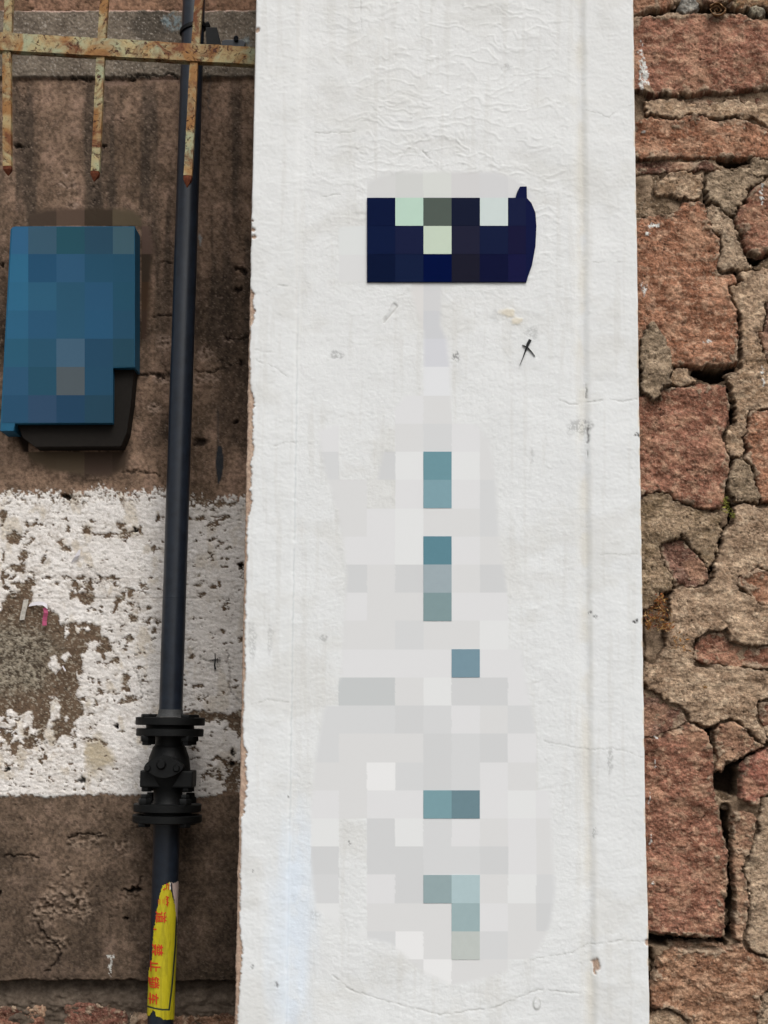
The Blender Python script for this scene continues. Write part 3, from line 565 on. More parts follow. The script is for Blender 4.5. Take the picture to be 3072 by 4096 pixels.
def build_pillar():
    root = thing('white_pillar', 'white painted stucco pillar with chipped edges standing between the two walls', 'pillar', tuple(Pv(1780, 4740, YP + .15)))
    step = 4.0
    s_in = np.arange(0, 1 + 1e-6, 1 / 392.0); s_in = s_in / s_in[-1]
    ys = axis(-800, 4740, -24, 4116, 4, 40)
    py, s = np.meshgrid(ys, s_in, indexing='ij')
    nl = (fbm(0 * s + 3.3, py / 60, 4, 3) - .5) * 7 + (fbm(0 * s + 8.1, py / 9, 2, 4) - .5) * 4
    nr = (fbm(0 * s + 5.3, py / 90, 4, 5) - .5) * 4 + ss(3300, 3700, py) * 4
    L = Lx(py) + nl * ss(400, 1300, py); R = Rx(py) + nr
    px = L + (R - L) * s
    dl = px - L; dr = R - px
    fx = px + (fbm(px / 14, py / 14, 3, 5) - .5) * 12; fy = py + (fbm(px / 14, py / 14, 3, 6) - .5) * 12
    grain = np.ones(px.shape)
    # trowelled stucco
    wx = px + (fbm(px / 120, py / 90, 3, 7) - .5) * 120; wy = py + (fbm(px / 120, py / 90, 3, 8) - .5) * 120
    rid = 1 - np.abs(fbm(wx / 130, wy / 34, 3, 9) - .5) * 2
    rid = ss(.86, 1.0, rid)
    tro = .35 + .65 * (1 - ss(900, 1500, py)) * ss(1250, 1500, px) * (1 - ss(2150, 2320, px))
    soft = 1 - ss(-260, -10, sdf(px, py, [(1465, 700), (1600, 682), (1980, 682), (2145, 790), (2150, 1130), (1810, 1640), (1985, 1900), (2215, 3420), (2205, 3700), (1810, 3945), (1340, 3700), (1235, 3420), (1270, 1720), (1690, 1330), (1340, 1130)]))
    h = (fbm(px / 300, py / 300, 3, 10) - .5) * .006 * soft + (fbm(px / 70, py / 50, 3, 11) - .5) * .0014 + rid * .0009 * tro * (.25 + .75 * (1 - ss(900, 1500, py)))
    h += (fbm(px / 12, py / 9, 3, 12, .7) - .5) * .0010
    dots = ss(.70, .82, fbm(px / 8, py / 7, 2, 13)); h += dots * .0004
    # outer strips stand proud of the sunk panel
    sl, sr = .1240, .8675
    wl_ = (fbm(0 * px + 1.7, py / 120, 3, 14) - .5) * .0022
    lw = .0060 + .010 * (1 - ss(600, 1900, py)); left = 1 - ss(sl - lw, sl + lw, s + wl_)
    right = ss(sr - .009, sr + .010, s + wl_)
    h += left * .0042 + right * .0046
    h -= np.exp(-((s + wl_ - sr + .014) / .016) ** 2) * .0020
    C = mix(hx('d0d2d2'), hx('d7d9d9'), fbm(px / 160, py / 200, 3, 15)) * np.ones(px.shape)[..., None]
    C = mix(C, hx('d5d5d3'), (1 - ss(0, 2500, py)) * .5)
    run = fbm(px / 26, py / 420, 4, 6, .6); C = mix(C, hx('bdbbb5'), ss(.55, .75, run) * .22); C = mix(C, hx('c3c2bd'), ss(.5, .72, fbm(px / 210, py / 170, 5, 2, .6)) * .35)
    # thin greyer line and warm tint along the panel's two angles
    gl = np.exp(-((s + wl_ - sl - .0015) / .0022) ** 2) * (.08 + .4 * ss(900, 1700, py)) * ss(.25, .5, fbm(px / 30, py / 60, 3, 16) + .1)
    C = mix(C, hx('aab0b2'), gl)
    gr = np.exp(-((s + wl_ - sr + .010) / .014) ** 2)
    C = mix(C, hx('cfcbc0'), gr * ss(.3, .65, fbm(px / 60, py / 110, 3, 17)) * .6)
    # bluish wash low on the left
    bl = ss(3000, 3500, py) * np.exp(-((px - 1175) / 60) ** 2) * ss(.25, .6, fbm(px / 50, py / 80, 3, 18))
    C = mix(C, hx('c6d2e0'), np.clip(bl, 0, 1) * .4)
    C = mix(C, hx('d3e0ee'), cutf(blob(px, py, 1160, 3750, 90, 330, .6), .6) * .35)
    # hairline cracks
    for l, w, dep in [([(2240, 1600), (2290, 1618), (2345, 1612), (2440, 1598), (2500, 1606), (2548, 1596)], 2.4, .0022), ([(2180, 2965), (2290, 2990), (2360, 3000), (2450, 2992), (2520, 3010), (2572, 3030)], 2.2, .0012),
                      ([(2120, 3840), (2290, 3810), (2350, 3780), (2480, 3762), (2590, 3765)], 2.2, .0012), ([(1330, 3900), (1400, 3960), (1560, 4010), (1760, 4060), (1980, 4030), (2150, 3960), (2330, 3975)], 2.8, .0016),
                      ([(1010, 1175), (1060, 1170), (1110, 1140), (1200, 1150)], 2.4, .0010), ([(1025, 1440), (1100, 1470), (1150, 1510)], 2.6, .0011), ([(1022, 1400), (1090, 1408)], 2.4, .0009),
                      ([(1090, 1790), (1140, 1770), (1180, 1772)], 2.4, .001), ([(1442, 0), (1446, 120)], 1.8, .0008), ([(1000, 2820), (1070, 2800), (1160, 2808)], 2.2, .0008),
                      ([(2345, 440), (2440, 470), (2480, 430), (2535, 420)], 2.4, .0008), ([(2370, 1048), (2540, 1052)], 2.0, .0008), ([(2400, 2220), (2550, 2215)], 2.0, .0006),
                      ([(1600, 640), (1620, 600), (1700, 540), (1800, 545), (1880, 600), (1850, 650)], 3.2, -.0016), ([(1240, 640), (1260, 700), (1340, 740), (1400, 700), (1420, 650)], 3.0, -.0009),
                      ([(1260, 530), (1350, 530), (1420, 525)], 2.6, .0012), ([(1290, 785), (1360, 775)], 2.6, .0012), ([(1690, 600), (1720, 632), (1700, 610), (1732, 600)], 2.8, .0026)]:
        k = np.exp(-(dline(fx, fy, l) / (w * .8)) ** 2) * ss(.22, .46, fbm(px / 34, py / 34, 3, 11)); h -= k * dep * .75; C = mix(C, hx('8f8d89'), k * (.42 if dep > 0 else .05))
    # scars left by fixings
    k = ss(2, -3, sdf(fx, fy, [(1555, 1245), (1578, 1212), (1592, 1222), (1560, 1262), (1536, 1290), (1532, 1280)])); h += k * .003
    k = np.exp(-(dline(px, py, [(1588, 1226), (1535, 1288)]) / 3) ** 2); C = mix(C, hx('8d8983'), k * .6); h -= k * .002
    k = cutf(blob(fx, fy, 2035, 1250, 30, 14, .5), .4) + cutf(blob(fx, fy, 2065, 1285, 20, 12, .5), .4); C = mix(C, hx('cdc2aa'), np.clip(k, 0, 1) * .6); h += np.clip(k, 0, 1) * .0015
    for (x, y, rx, ry, a) in [(1345, 1420, 26, 16, .35), (1823, 1424, 14, 18, .6), (2330, 1712, 40, 34, .35), (1980, 1270, 14, 30, .12), (1010, 2560, 16, 60, .25), (1080, 2570, 10, 70, .2), (2440, 3050, 10, 50, .3), (1300, 2550, 20, 12, .3),
                              (2360, 2450, 6, 9, .8), (2382, 2470, 8, 6, .6), (2540, 2487, 12, 8, .95), (2380, 3330, 8, 20, .4), (1395, 3373, 6, 10, .9), (1015, 3485, 6, 5, .8), (1010, 3870, 6, 8, .6), (1108, 3940, 8, 10, .6),
                              (1156, 3187, 5, 5, .7), (2030, 265, 22, 12, .3), (1484, 3600, 4, 14, .5), (2547, 1742, 9, 7, .9), (1255, 3660, 20, 30, .2), (2130, 1820, 8, 20, .2), (2115, 1330, 34, 22, .25)]:
        k = cutf(blob(fx, fy, x, y, rx, ry, .5), .35) * ss(.3, .55, fbm(px / 5, py / 5, 2, 19)); C = mix(C, hx('3b3a3a'), k * a); h -= k * .0008 * a
    for l, w in [([(2345, 1520), (2347, 1590)], 3.5), ([(2346, 1680), (2350, 1720), (2352, 1770)], 5), ([(2352, 1800), (2350, 1830)], 2.5)]:
        k = np.exp(-(dline(fx, py, l) / (w * .8)) ** 2) * ss(.3, .5, fbm(px / 12, py / 22, 3, 2)); C = mix(C, hx('35302e'), k * .7); h -= k * .002
    k = ss(3, -2, np.abs(np.hypot((px - 2148) / 14, (py - 4015) / 24) - 1) * 14 - 2); C = mix(C, hx('8a8884'), k * .5); h += cutf(blob(px, py, 2148, 4015, 14, 24, .1), .2) * .002
    # chipped places that show the stone under the paint
    brk = mix(hx('947a6a'), hx('b5a08d'), fbm(px / 14, py / 14, 3, 20)) * (.6 + .8 * fbm(px / 5, py / 5, 2, 21))[..., None]
    ew = 27 * ss(1140, 1190, py) * (.15 + 1.05 * fbm(0 * px + 2.2, py / 46, 3, 22)) * (.35 + .65 * ss(.38, .5, fbm(0 * px + 9.2, py / 190, 2, 23))) + ss(1340, 1500, py) * 8 * fbm(0 * px + 4.4, py / 20, 3, 2)
    ew = ew + 14 * np.exp(-((py - 3830) / 90) ** 2) + 3 * ss(3400, 3600, py)
    chip = ss(1.6, -1.6, dl - ew * (.8 + .4 * fbm(px / 6, py / 6, 2, 1)))
    for (x, y, rx, ry) in [(1031, 122, 8, 12), (1012, 918, 8, 7), (1015, 946, 9, 11), (1011, 880, 5, 5), (2388, 3855, 15, 30), (2380, 3880, 8, 16), (2590, 3770, 9, 12)]:
        chip = np.maximum(chip, cutf(blob(fx, fy, x, y, rx, ry, .4), .2))
    redge = ss(1.2, -1.2, dr - 5 * ss(.5, .7, fbm(0 * px + 7.7, py / 40, 3, 9))) ; C = mix(C, hx('c9b598'), redge * .6)
    chip = np.clip(chip, 0, 1)
    C = mix(C, brk, chip); h -= chip * .004
    # added mosaic squares over hidden lettering, put into the stucco colour
    gs = 112.9
    env = ss(-10, 18, sdf(px, py, [(1465, 730), (1520, 700), (1600, 682), (1980, 682), (2060, 710), (2110, 750), (2145, 790), (2150, 1130), (1770, 1140), (1765, 1300), (1790, 1360), (1806, 1500), (1810, 1640), (1900, 1690), (1960, 1760),
                                   (1985, 1900), (2000, 2160), (2040, 2400), (2090, 2620), (2130, 2850), (2180, 3040), (2205, 3200), (2215, 3420), (2225, 3560), (2205, 3700), (2160, 3800), (2080, 3870), (1900, 3930), (1810, 3945), (1700, 3900),
                                   (1560, 3780), (1440, 3750), (1340, 3700), (1260, 3640), (1235, 3420), (1240, 3250), (1260, 3020), (1290, 2850), (1360, 2700), (1370, 2500), (1385, 2300), (1370, 2150), (1330, 2000), (1290, 1860), (1270, 1720),
                                   (1360, 1690), (1420, 1860), (1500, 1950), (1530, 1800), (1570, 1640), (1620, 1580), (1690, 1560), (1690, 1330), (1650, 1200), (1640, 1130), (1350, 1130), (1340, 910), (1450, 890)]))
    cells = [(13, 6, 'd4d3cf'), (14, 6, 'd0d0cb'), (15, 6, 'd6d7d0'), (16, 6, 'd2d0cd'), (17, 6, 'd2d1cf'), (18, 6, 'd6d5d2'), (12, 8, 'dcddd9'), (12, 9, 'dad9d6'), (14, 10, 'dbd8d3'), (15, 10, 'd2d1cf'), (14, 11, 'dad7d2'), (15, 11, 'cdcdcd'),
             (15, 12, 'd2d2d4'), (15, 13, 'e1e1e0')]
    for r, t in ROWS.items():
        for i, ch in enumerate(t):
            if ch != '.': cells.append((10 + i, r, TINT[ch]))
    hm = float(np.median(h[(py > 1200) & (py < 3900) & (s > .3) & (s < .7)]))
    for (cx, cy, c) in cells:
        x0, y0 = cx * gs, cy * gs
        mk = ((px >= x0 - 2) & (px < x0 + gs + 2) & (py >= y0 - 2) & (py < y0 + gs + 2)) * env; ck = mk * ((px >= x0) & (px < x0 + gs) & (py >= y0) & (py < y0 + gs))
        # each mosaic square keeps the pillar's own white, a shade up or down
        C = mix(C, hx(c) * np.array([.885, .90, .93]), ck); grain = grain * (1 - mk * .93); h = h + (hm - h) * mk
    for (x0, x1, y0, y1, w) in [(1490, 1560, 3350, 3640, 30), (2080, 2160, 2960, 3640, 22), (1550, 1610, 2540, 2960, 18), (1395, 1470, 3000, 3600, 25)]:
        pass
    h = h - np.maximum(0, 1 - dl / 5) ** 2 * .004 - np.maximum(0, 1 - dr / 4) ** 2 * .003
    grain = grain * (1 - .5 * (left + right) * (1 - chip))
    X, Y, Z = P(px, py, YP)
    Yf = Y - h + .006
    # wrap the two sides round to the walls
    dep = np.array([.004, .012, .03, .07, .13,   .2, .36, .62])
    def side(i, order, mx):
        xs = np.repeat(X[:, [i]], len(dep), 1); zs = np.repeat(Z[:, [i]], len(dep), 1); ysd = Yf[:, [i]] + dep[None, :] * mx
        pyy = np.repeat(py[:, [i]], len(dep), 1)
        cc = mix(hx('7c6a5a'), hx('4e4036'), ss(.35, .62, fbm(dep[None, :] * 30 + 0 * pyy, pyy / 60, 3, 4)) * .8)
        xs = xs + (fbm(dep[None, :] * 40 + 0 * pyy, pyy / 30, 3, 6) - .5) * .003
        return xs[:, order], ysd[:, order], zs[:, order], cc[:, order]
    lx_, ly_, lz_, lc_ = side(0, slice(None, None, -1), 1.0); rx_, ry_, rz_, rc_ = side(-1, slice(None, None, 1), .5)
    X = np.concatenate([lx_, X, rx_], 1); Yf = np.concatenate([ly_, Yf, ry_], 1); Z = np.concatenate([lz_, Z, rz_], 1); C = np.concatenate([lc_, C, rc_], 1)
    one = np.ones(lx_.shape); grain = np.concatenate([one, grain, one], 1)
    grid_mesh('shaft', X, Yf, Z, C, M_WHITE, root, grain=grain)
    # teal mosaic squares added where the lettering is blurred
    mats = {}
    for (cx, cy, c) in [(15, 16, '6a929c'), (15, 17, '7c9ea8'), (15, 19, '5a8491'), (15, 20, '9ba9af'), (15, 21, '7f9699'), (16, 23, '76929f'), (15, 28, '789ba3'), (16, 28, '6a858e'), (15, 31, '92a5a8'), (16, 31, 'acc1c5'), (16, 32, '9aafb2'), (16, 33, 'bcc2be')]:
        m = mat_plain('paint_' + c, hx(c) * .9, .75, .02, 60, .05, .2)
        slab('paint_patch', [(cx * gs, cy * gs), ((cx + 1) * gs, cy * gs), ((cx + 1) * gs, (cy + 1) * gs), (cx * gs, (cy + 1) * gs)], YP + .0060 - hm - .0009, .0030, m, root)
    return root

def slab(name, poly, Y, depth, mat, parent=None, bevel=0.0):
    """a flat plate cut to an outline, front face at Y, given thickness away from the street"""
    f = [Pv(x, y, Y) for x, y in poly]; n = len(f)
    b = [v + Vector((0, depth, 0)) for v in f]
    faces = [tuple(range(n))[::-1], tuple(range(n, 2 * n))] + [(i, (i + 1) % n, n + (i + 1) % n, n + i) for i in range(n)]
    me = bpy.data.meshes.new(name); me.from_pydata([tuple(v) for v in f + b], [], faces); me.update()
    o = link(name, me, mat, parent)
    import bmesh
    bm = bmesh.new(); bm.from_mesh(me); bmesh.ops.recalc_face_normals(bm, faces=bm.faces)
    if bevel: bmesh.ops.bevel(bm, geom=[e for e in bm.edges], offset=bevel, segments=2, affect='EDGES', profile=.6)
    bm.to_mesh(me); bm.free()
    return o

# ------------------------------------------------------------------ the big structure
wall_left = build_left_wall()
wall_right = build_right_wall()
pillar = build_pillar()
def build_base_stones():
    K = 1.659
    def q(pts): return [(u / K, v / K + 3750) for u, v in pts]
    L = [(('613f34', '774f42', '735a4b'), [(-300, 480), (0, 472), (100, 452), (200, 462), (280, 450), (300, 500), (310, 700), (-300, 700)]), (('684438', '80574a', '78604f'), [(430, 455), (500, 432), (720, 452), (800, 482), (850, 525), (840, 700), (430, 700)]),
         (('6d5140', '84644f', '8c7460'), [(862, 512), (960, 500), (1040, 510), (1180, 528), (1350, 515), (1700, 508), (1700, 700), (870, 700)])]
    for i, (pal, p) in enumerate(L): piece('stone', q(p), YL + .012, 0.0, wall_left, pal, 60 + i, er=20, deep=.02)
    rnd = random.Random(9)
    for y, hh in ((4180, 200), (4385, 200)):
        x = -1250
        while x < 1000:
            ww = rnd.uniform(260, 460); j = lambda: rnd.uniform(-10, 10)
            piece('stone', [(x + 14, y + 20 + j()), (x + ww / 2, y + 10 + j()), (x + ww - 14, y + 22), (x + ww - 12, y + hh - 30), (x + ww / 2, y + hh - 12 + j()), (x + 16, y + hh - 18)], YL + .012, 0.0, wall_left, RED, int(x + y) % 90 + 200, er=24, step=14, pad=20, deep=.02)
            x += ww
build_base_stones()

# ------------------------------------------------------------------ gas pipe
M_PIPE = mat_plain('slate_blue_black_paint', hx('171e28'), .38, .35, 34, .08, .5)
M_IRON = mat_plain('black_cast_iron', hx('0c0d0d'), .55, .3, 120, .25, .22)
YPI = 4.24
A0 = Pv(784, -250, YPI); A1 = Pv(640, 4150, YPI)
AX = (A1 - A0)
def axis_at(py):
    """point of the pipe's axis seen at image height py"""
    lo, hi = 0.0, 1.2
    for _ in range(40):
        md = (lo + hi) / 2; p = A0 + AX * md
        d = np.array(p) - CAM; cc = M.T @ d
        y = H / 2 - F * cc[1] / (-cc[2])
        if y < py: lo = md
        else: hi = md
    return A0 + AX * lo
DN = AX.normalized()
U1 = DN.cross(Vector((0, -1, 0))).normalized(); U2 = Vector((0, -1, 0)) - DN * DN.dot(Vector((0, -1, 0))); U2.normalize()
if U1.x < 0: U1 = -U1
PXM = 4.19 / F
def lathe(name, prof, mat, parent, n=48, closed=True):
    """prof = list of (image y, radius in metres) along the pipe's axis"""
    V = []; Fc = []
    for (y, r) in prof:
        c = axis_at(y)
        for k in range(n):
            a = 2 * math.pi * k / n; V.append(c + U1 * (math.cos(a) * r) + U2 * (math.sin(a) * r))
    for i in range(len(prof) - 1):
        for k in range(n):
            Fc.append((i * n + k, i * n + (k + 1) % n, (i + 1) * n + (k + 1) % n, (i + 1) * n + k))
    if closed: Fc.append(tuple(range(n))[::-1]); Fc.append(tuple(range((len(prof) - 1) * n, len(prof) * n)))
    me = bpy.data.meshes.new(name); me.from_pydata([tuple(v) for v in V], [], Fc); me.update()
    import bmesh
    bm = bmesh.new(); bm.from_mesh(me); bmesh.ops.recalc_face_normals(bm, faces=bm.faces); bm.to_mesh(me); bm.free()
    smooth(me)
    o = link(name, me, mat, parent)
    md = o.modifiers.new('edges', 'EDGE_SPLIT'); md.split_angle = math.radians(38)
    return o
def cyl_between(name, a, b, r, mat, parent, n=16, r2=None):
    d = (b - a).normalized(); u = d.cross(Vector((.3, .1, .9))).normalized(); v = d.cross(u)
    V = []; r2 = r if r2 is None else r2
    for c, rr in ((a, r * .9), (a + d * r * .12, r), (b - d * r2 * .12, r2), (b, r2 * .9)):
        for k in range(n):
            t = 2 * math.pi * k / n; V.append(c + u * math.cos(t) * rr + v * math.sin(t) * rr)
    Fc = [(i * n + k, i * n + (k + 1) % n, (i + 1) * n + (k + 1) % n, (i + 1) * n + k) for i in range(3) for k in range(n)]
    Fc += [tuple(range(n))[::-1], tuple(range(3 * n, 4 * n))]
    me = bpy.data.meshes.new(name); me.from_pydata([tuple(x) for x in V], [], Fc); me.update()
    import bmesh
    bm = bmesh.new(); bm.from_mesh(me); bmesh.ops.recalc_face_normals(bm, faces=bm.faces); bm.to_mesh(me); bm.free()
    smooth(me); o = link(name, me, mat, parent)
    md = o.modifiers.new('edges', 'EDGE_SPLIT'); md.split_angle = math.radians(38)
    return o
def obox(name, c, ax, ay, az, mat, parent=None, bevel=.0015):
    """box from centre and three half-axis vectors"""
    V = [c + ax * i + ay * j + az * k for i in (-1, 1) for j in (-1, 1) for k in (-1, 1)]
    Fc = [(0, 1, 3, 2), (4, 6, 7, 5), (0, 4, 5, 1), (2, 3, 7, 6), (0, 2, 6, 4), (1, 5, 7, 3)]
    me = bpy.data.meshes.new(name); me.from_pydata([tuple(v) for v in V], [], Fc); me.update()
    import bmesh
    bm = bmesh.new(); bm.from_mesh(me); bmesh.ops.recalc_face_normals(bm, faces=bm.faces)
    if bevel: bmesh.ops.bevel(bm, geom=list(bm.edges), offset=bevel, segments=2, affect='EDGES', profile=.6)
    bm.to_mesh(me); bm.free()
    return link(name, me, mat, parent)

def build_pipe():
    root = thing('gas_pipe', 'tall dark blue-black vertical gas pipe with a flanged valve, left of the white pillar', 'pipe', tuple(A1))
    R = .0336
    pr = [(-250, R)] + [(y, R * (1 + .006 * math.sin(y * .013))) for y in range(-200, 2860, 60)] + [(2862, R)]
    lathe('upper_pipe', pr, M_PIPE, root, 64)
    lathe('weld_bead', [(2838, R * 1.0), (2842, R * 1.03), (2855, R * 1.05), (2868, R * 1.22)], mat_plain('weld', hx('3b3c3c'), .6, .3, 200, .6, .3), root, 48, False)
    lathe('weld_bead', [(2388, R * 1.0), (2391, R * 1.012), (2394, R * 1.0)], M_PIPE, root, 48, False)
    k = PXM
    def flange(y0, y1, r): lathe('flange', [(y0, r * .4), (y0, r * .97), (y0 + 3, r), (y1 - 3, r), (y1, r * .97), (y1, r * .4)], M_IRON, root, 64)
    flange(2869, 2901, 138 * k); flange(2914, 2945, 134 * k); flange(3214, 3246, 134 * k); flange(3258, 3289, 137 * k)
    lathe('gasket', [(2899, 96 * k), (2917, 96 * k)], M_IRON, root); lathe('gasket', [(3244, 96 * k), (3261, 96 * k)], M_IRON, root)
    lathe('valve_body', [(2940, 60 * k), (2952, 57 * k), (2975, 57 * k), (2986, 62 * k), (2988, 66 * k), (3000, 69 * k), (3030, 80 * k), (3060, 84 * k), (3082, 86 * k), (3100, 82 * k), (3140, 70 * k), (3160, 58 * k), (3200, 56 * k), (3216, 62 * k)], M_IRON, root, 56)
    cb = axis_at(3114)
    obox('valve_block', cb, U1 * (104 * k), DN * (33 * k), U2 * (64 * k), M_IRON, root, .004)
    # bonnet plate in front
    c = axis_at(3064) + U2 * (96 * k)
    out = []
    for t in np.linspace(0, 2 * math.pi, 40, endpoint=False):
        x = math.cos(t); y = math.sin(t)
        rx = 76 * k; ry = (22 + 22 * (1 - abs(x)) ** .7) * k
        out.append(c + U1 * (math.copysign(abs(x) ** .8, x) * rx - 6 * k) - DN * (y * ry))
    n = len(out); back = [v - U2 * .03 for v in out]
    me = bpy.data.meshes.new('bonnet_plate'); me.from_pydata([tuple(v) for v in out + back], [], [tuple(range(n)), tuple(range(n, 2 * n))[::-1]] + [(i, n + i, n + (i + 1) % n, (i + 1) % n) for i in range(n)]); me.update()
    import bmesh
    bm = bmesh.new(); bm.from_mesh(me); bmesh.ops.recalc_face_normals(bm, faces=bm.faces); bm.to_mesh(me); bm.free()
    link('bonnet_plate', me, M_IRON, root)
    for dx, dy, r, hh in ((-76 + 6, 6, 14, 9), (44, 6, 14, 9), (-16, -8, 20, 12)):
        p = c + U1 * (dx * k) + DN * (dy * k)
        o = cyl_between('bonnet_bolt', p, p + U2 * (hh * k), r * k, M_IRON, root, 20, r * k * .75)
    # flange bolts
    rr = 79 * k / math.cos(math.radians(45))
    def bolts(ya, yb, r):
        for a in (45, 135, 225, 315):
            o = U1 * math.cos(math.radians(a)) * rr + U2 * math.sin(math.radians(a)) * rr
            pa = axis_at(ya) + o; pb = axis_at(yb) + o
            cyl_between('bolt', pa, pb, r * k, M_IRON, root, 6)
    bolts(2857, 2874, 27); bolts(2940, 2966, 27); bolts(2962, 2980, 20); bolts(3174, 3192, 18); bolts(3190, 3216, 26); bolts(3286, 3303, 26)
    for sx in (-1, 1):
        for sz in (-.5, .8):
            p = cb + U1 * (sx * 80 * k) + U2 * (sz * 46 * k)
            cyl_between('bolt', p + DN * (30 * k), p + DN * (50 * k), 22 * k, M_IRON, root, 6)
    lathe('lower_pipe', [(3285, 56 * k), (3300, 55 * k), (3320, 53 * k), (3600, 51 * k), (4150, 50.5 * k), (4560, 50.5 * k)], M_PIPE, root, 64)
    # clamp ring and wall bracket at the top
    ya = 118; cc = axis_at(ya); th = math.radians(12)
    V = []; Fc = []; N = 40
    for kk in range(N):
        a = 2 * math.pi * kk / N
        for (r, hh) in ((R + .0005, -.006), (R + .006, -.006), (R + .006, .006), (R + .0005, .006)):
            V.append(cc + U1 * math.cos(a) * r + U2 * math.sin(a) * r + DN * (hh + math.cos(a) * r * -.30))
    for kk in range(N):
        for e in range(4): Fc.append((kk * 4 + e, kk * 4 + (e + 1) % 4, ((kk + 1) % N) * 4 + (e + 1) % 4, ((kk + 1) % N) * 4 + e))
    simple_mesh('pipe_clamp', V, Fc, M_IRON, root)
    slab('wall_bracket', [(822, 108), (868, 109), (876, 140), (884, 190), (826, 190)], YPI - .01, .05, M_IRON, root, .001)
    cyl_between('bracket_bolt', Pv(838, 96, YPI), Pv(818, 104, YPI), .009, M_IRON, root, 6)
    slab('fixing_plate', [(888, 162), (902, 158), (968, 158), (982, 168), (978, 190), (884, 188)], YL - .022, .03, M_PIPE, root, .002)
    cyl_between('plate_bolt', Pv(944, 152, YL - .035), Pv(944, 152, YL), .008, M_PIPE, root, 8)
    # ---------------- warning wrap
    KS = 3.178
    def q(pts): return [(u / KS + 450, v / KS + 3400) for u, v in pts]
    yel = q([(640, 440), (700, 420), (738, 400), (742, 500), (756, 560), (775, 620), (800, 740), (812, 840), (815, 1000), (842, 1500), (850, 2160), (778, 2165), (640, 2158), (600, 2125), (545, 2120), (540, 2060), (515, 2040), (490, 2080), (470, 2110), (300, 2120),
             (300, 1700), (455, 1560), (475, 1480), (500, 1380), (510, 1100), (540, 900), (560, 750), (585, 640), (600, 560)])
    tape = q([(742, 400), (775, 420), (850, 385), (858, 900), (830, 1000), (806, 800), (780, 620), (756, 560)])
    RS = 51.8 * k
    ys = np.arange(3505, 4100, 2.2); an = np.radians(np.arange(-12, 192, 2.2))
    py = np.repeat(ys[:, None], len(an), 1); aa = np.repeat(an[None, :], len(ys), 0)
    cen = np.array([list(axis_at(y)) for y in ys])
    wr = (fbm(aa * 6, py / 40, 3, 4) - .5) * .0020
    rad = RS + np.clip(wr, -.0006, .0009) + .0008
    X = cen[:, 0:1] + U1.x * np.cos(aa) * rad + U2.x * np.sin(aa) * rad
    Y = cen[:, 1:2] + U1.y * np.cos(aa) * rad + U2.y * np.sin(aa) * rad
    Z = cen[:, 2:3] + U1.z * np.cos(aa) * rad + U2.z * np.sin(aa) * rad
    d = np.stack([X - CAM[0], Y - CAM[1], Z - CAM[2]], -1) @ M
    ipx = W / 2 + F * d[..., 0] / -d[..., 2]; ipy = H / 2 - F * d[..., 1] / -d[..., 2]
    jag = (fbm(ipx / 6, ipy / 6, 2, 3) - .5) * 5
    sy = sdf(ipx + jag, ipy + jag, yel); stp = sdf(ipx + jag, ipy, tape)
    C = hx('bcae1e') * np.ones(X.shape)[..., None]
    C = mix(C, hx('9a8f1a'), ss(.45, .7, fbm(aa * 5, py / 60, 3, 8)) * .6)
    C = mix(C, hx('e2d9d4'), ((ipy < 3400 + 500 / KS) & (ipx > 450 + 728 / KS)) * 1.0)
    # printed frame line
    frame = q([(816, 850), (800, 1200), (760, 1700), (720, 2030)]); fr2 = q([(720, 2030), (640, 2030), (540, 2015), (455, 1990), (380, 1980)])
    fl = ss(1.2, -1.2, np.minimum(dline(ipx, ipy, frame) - 3.4, dline(ipx, ipy, fr2) - 3.6)); C = mix(C, hx('1b2b2b'), fl)
    paper_keep = sy > 0
    C2 = mix(C, hx('b9a49b'), (stp > 0) & (sy <= 0))
    fl2 = ss(1, -1, dline(ipx, ipy, q([(752, 430), (762, 560), (768, 600)])) - 2.2); C2 = mix(C2, hx('241b19'), fl2)
    st = grid_mesh('warning_sticker', X, Y, Z, C2, M_FLAT, root, keep=paper_keep | (stp > 0))
    st['label'] = 'torn yellow warning wrap with red characters'
    # printed characters, wrapped round the pipe
    M_RED = mat_plain('red_ink', hx('c23a1c'), .6, .05, 60, 0, .3)
    for ch, cx, cy, wd in [('气', 682, 448, 96), ('管', 650, 628, 150), ('道', 620, 832, 155), ('，', 545, 985, 120), ('禁', 577, 1244, 158), ('止', 550, 1455, 150), ('锁', 530, 1658, 162), ('车', 522, 1862, 158)]:
        cu = bpy.data.curves.new('t', 'FONT'); cu.body = ch; cu.size = 1.0; cu.resolution_u = 3
        cu.offset = .018
        to = bpy.data.objects.new('t', cu); COL.objects.link(to)
        bpy.context.view_layer.update()
        me = bpy.data.meshes.new_from_object(to.evaluated_get(bpy.context.evaluated_depsgraph_get()))
        bpy.data.objects.remove(to)
        if not len(me.vertices): continue
        import bmesh as _b
        bm = _b.new(); bm.from_mesh(me); _b.ops.triangulate(bm, faces=bm.faces)
        for _ in range(3):
            le = [e for e in bm.edges if e.calc_length() > .10]
            if le: _b.ops.subdivide_edges(bm, edges=le, cuts=1); _b.ops.triangulate(bm, faces=bm.faces)
        bm.to_mesh(me); bm.free()
        co = np.zeros(len(me.vertices) * 3); me.vertices.foreach_get('co', co); co = co.reshape(-1, 3)
        fa = [tuple(p.vertices) for p in me.polygons]
        mn = co.min(0); mxx = co.max(0); ctr = (mn + mxx) / 2
        if ch == '，': ctr = (mn + mxx) / 2
        sc = wd * .98 if ch != '，' else wd
        # turned a quarter clockwise: glyph up -> image right, glyph right -> image down
        uu = (co[:, 1] - ctr[1]) * sc * .92; vv = (co[:, 0] - ctr[0]) * sc * 1.0
        gx = (cx + uu) / KS + 450; gy = (cy + vv) / KS + 3400
        V = []; ok = []
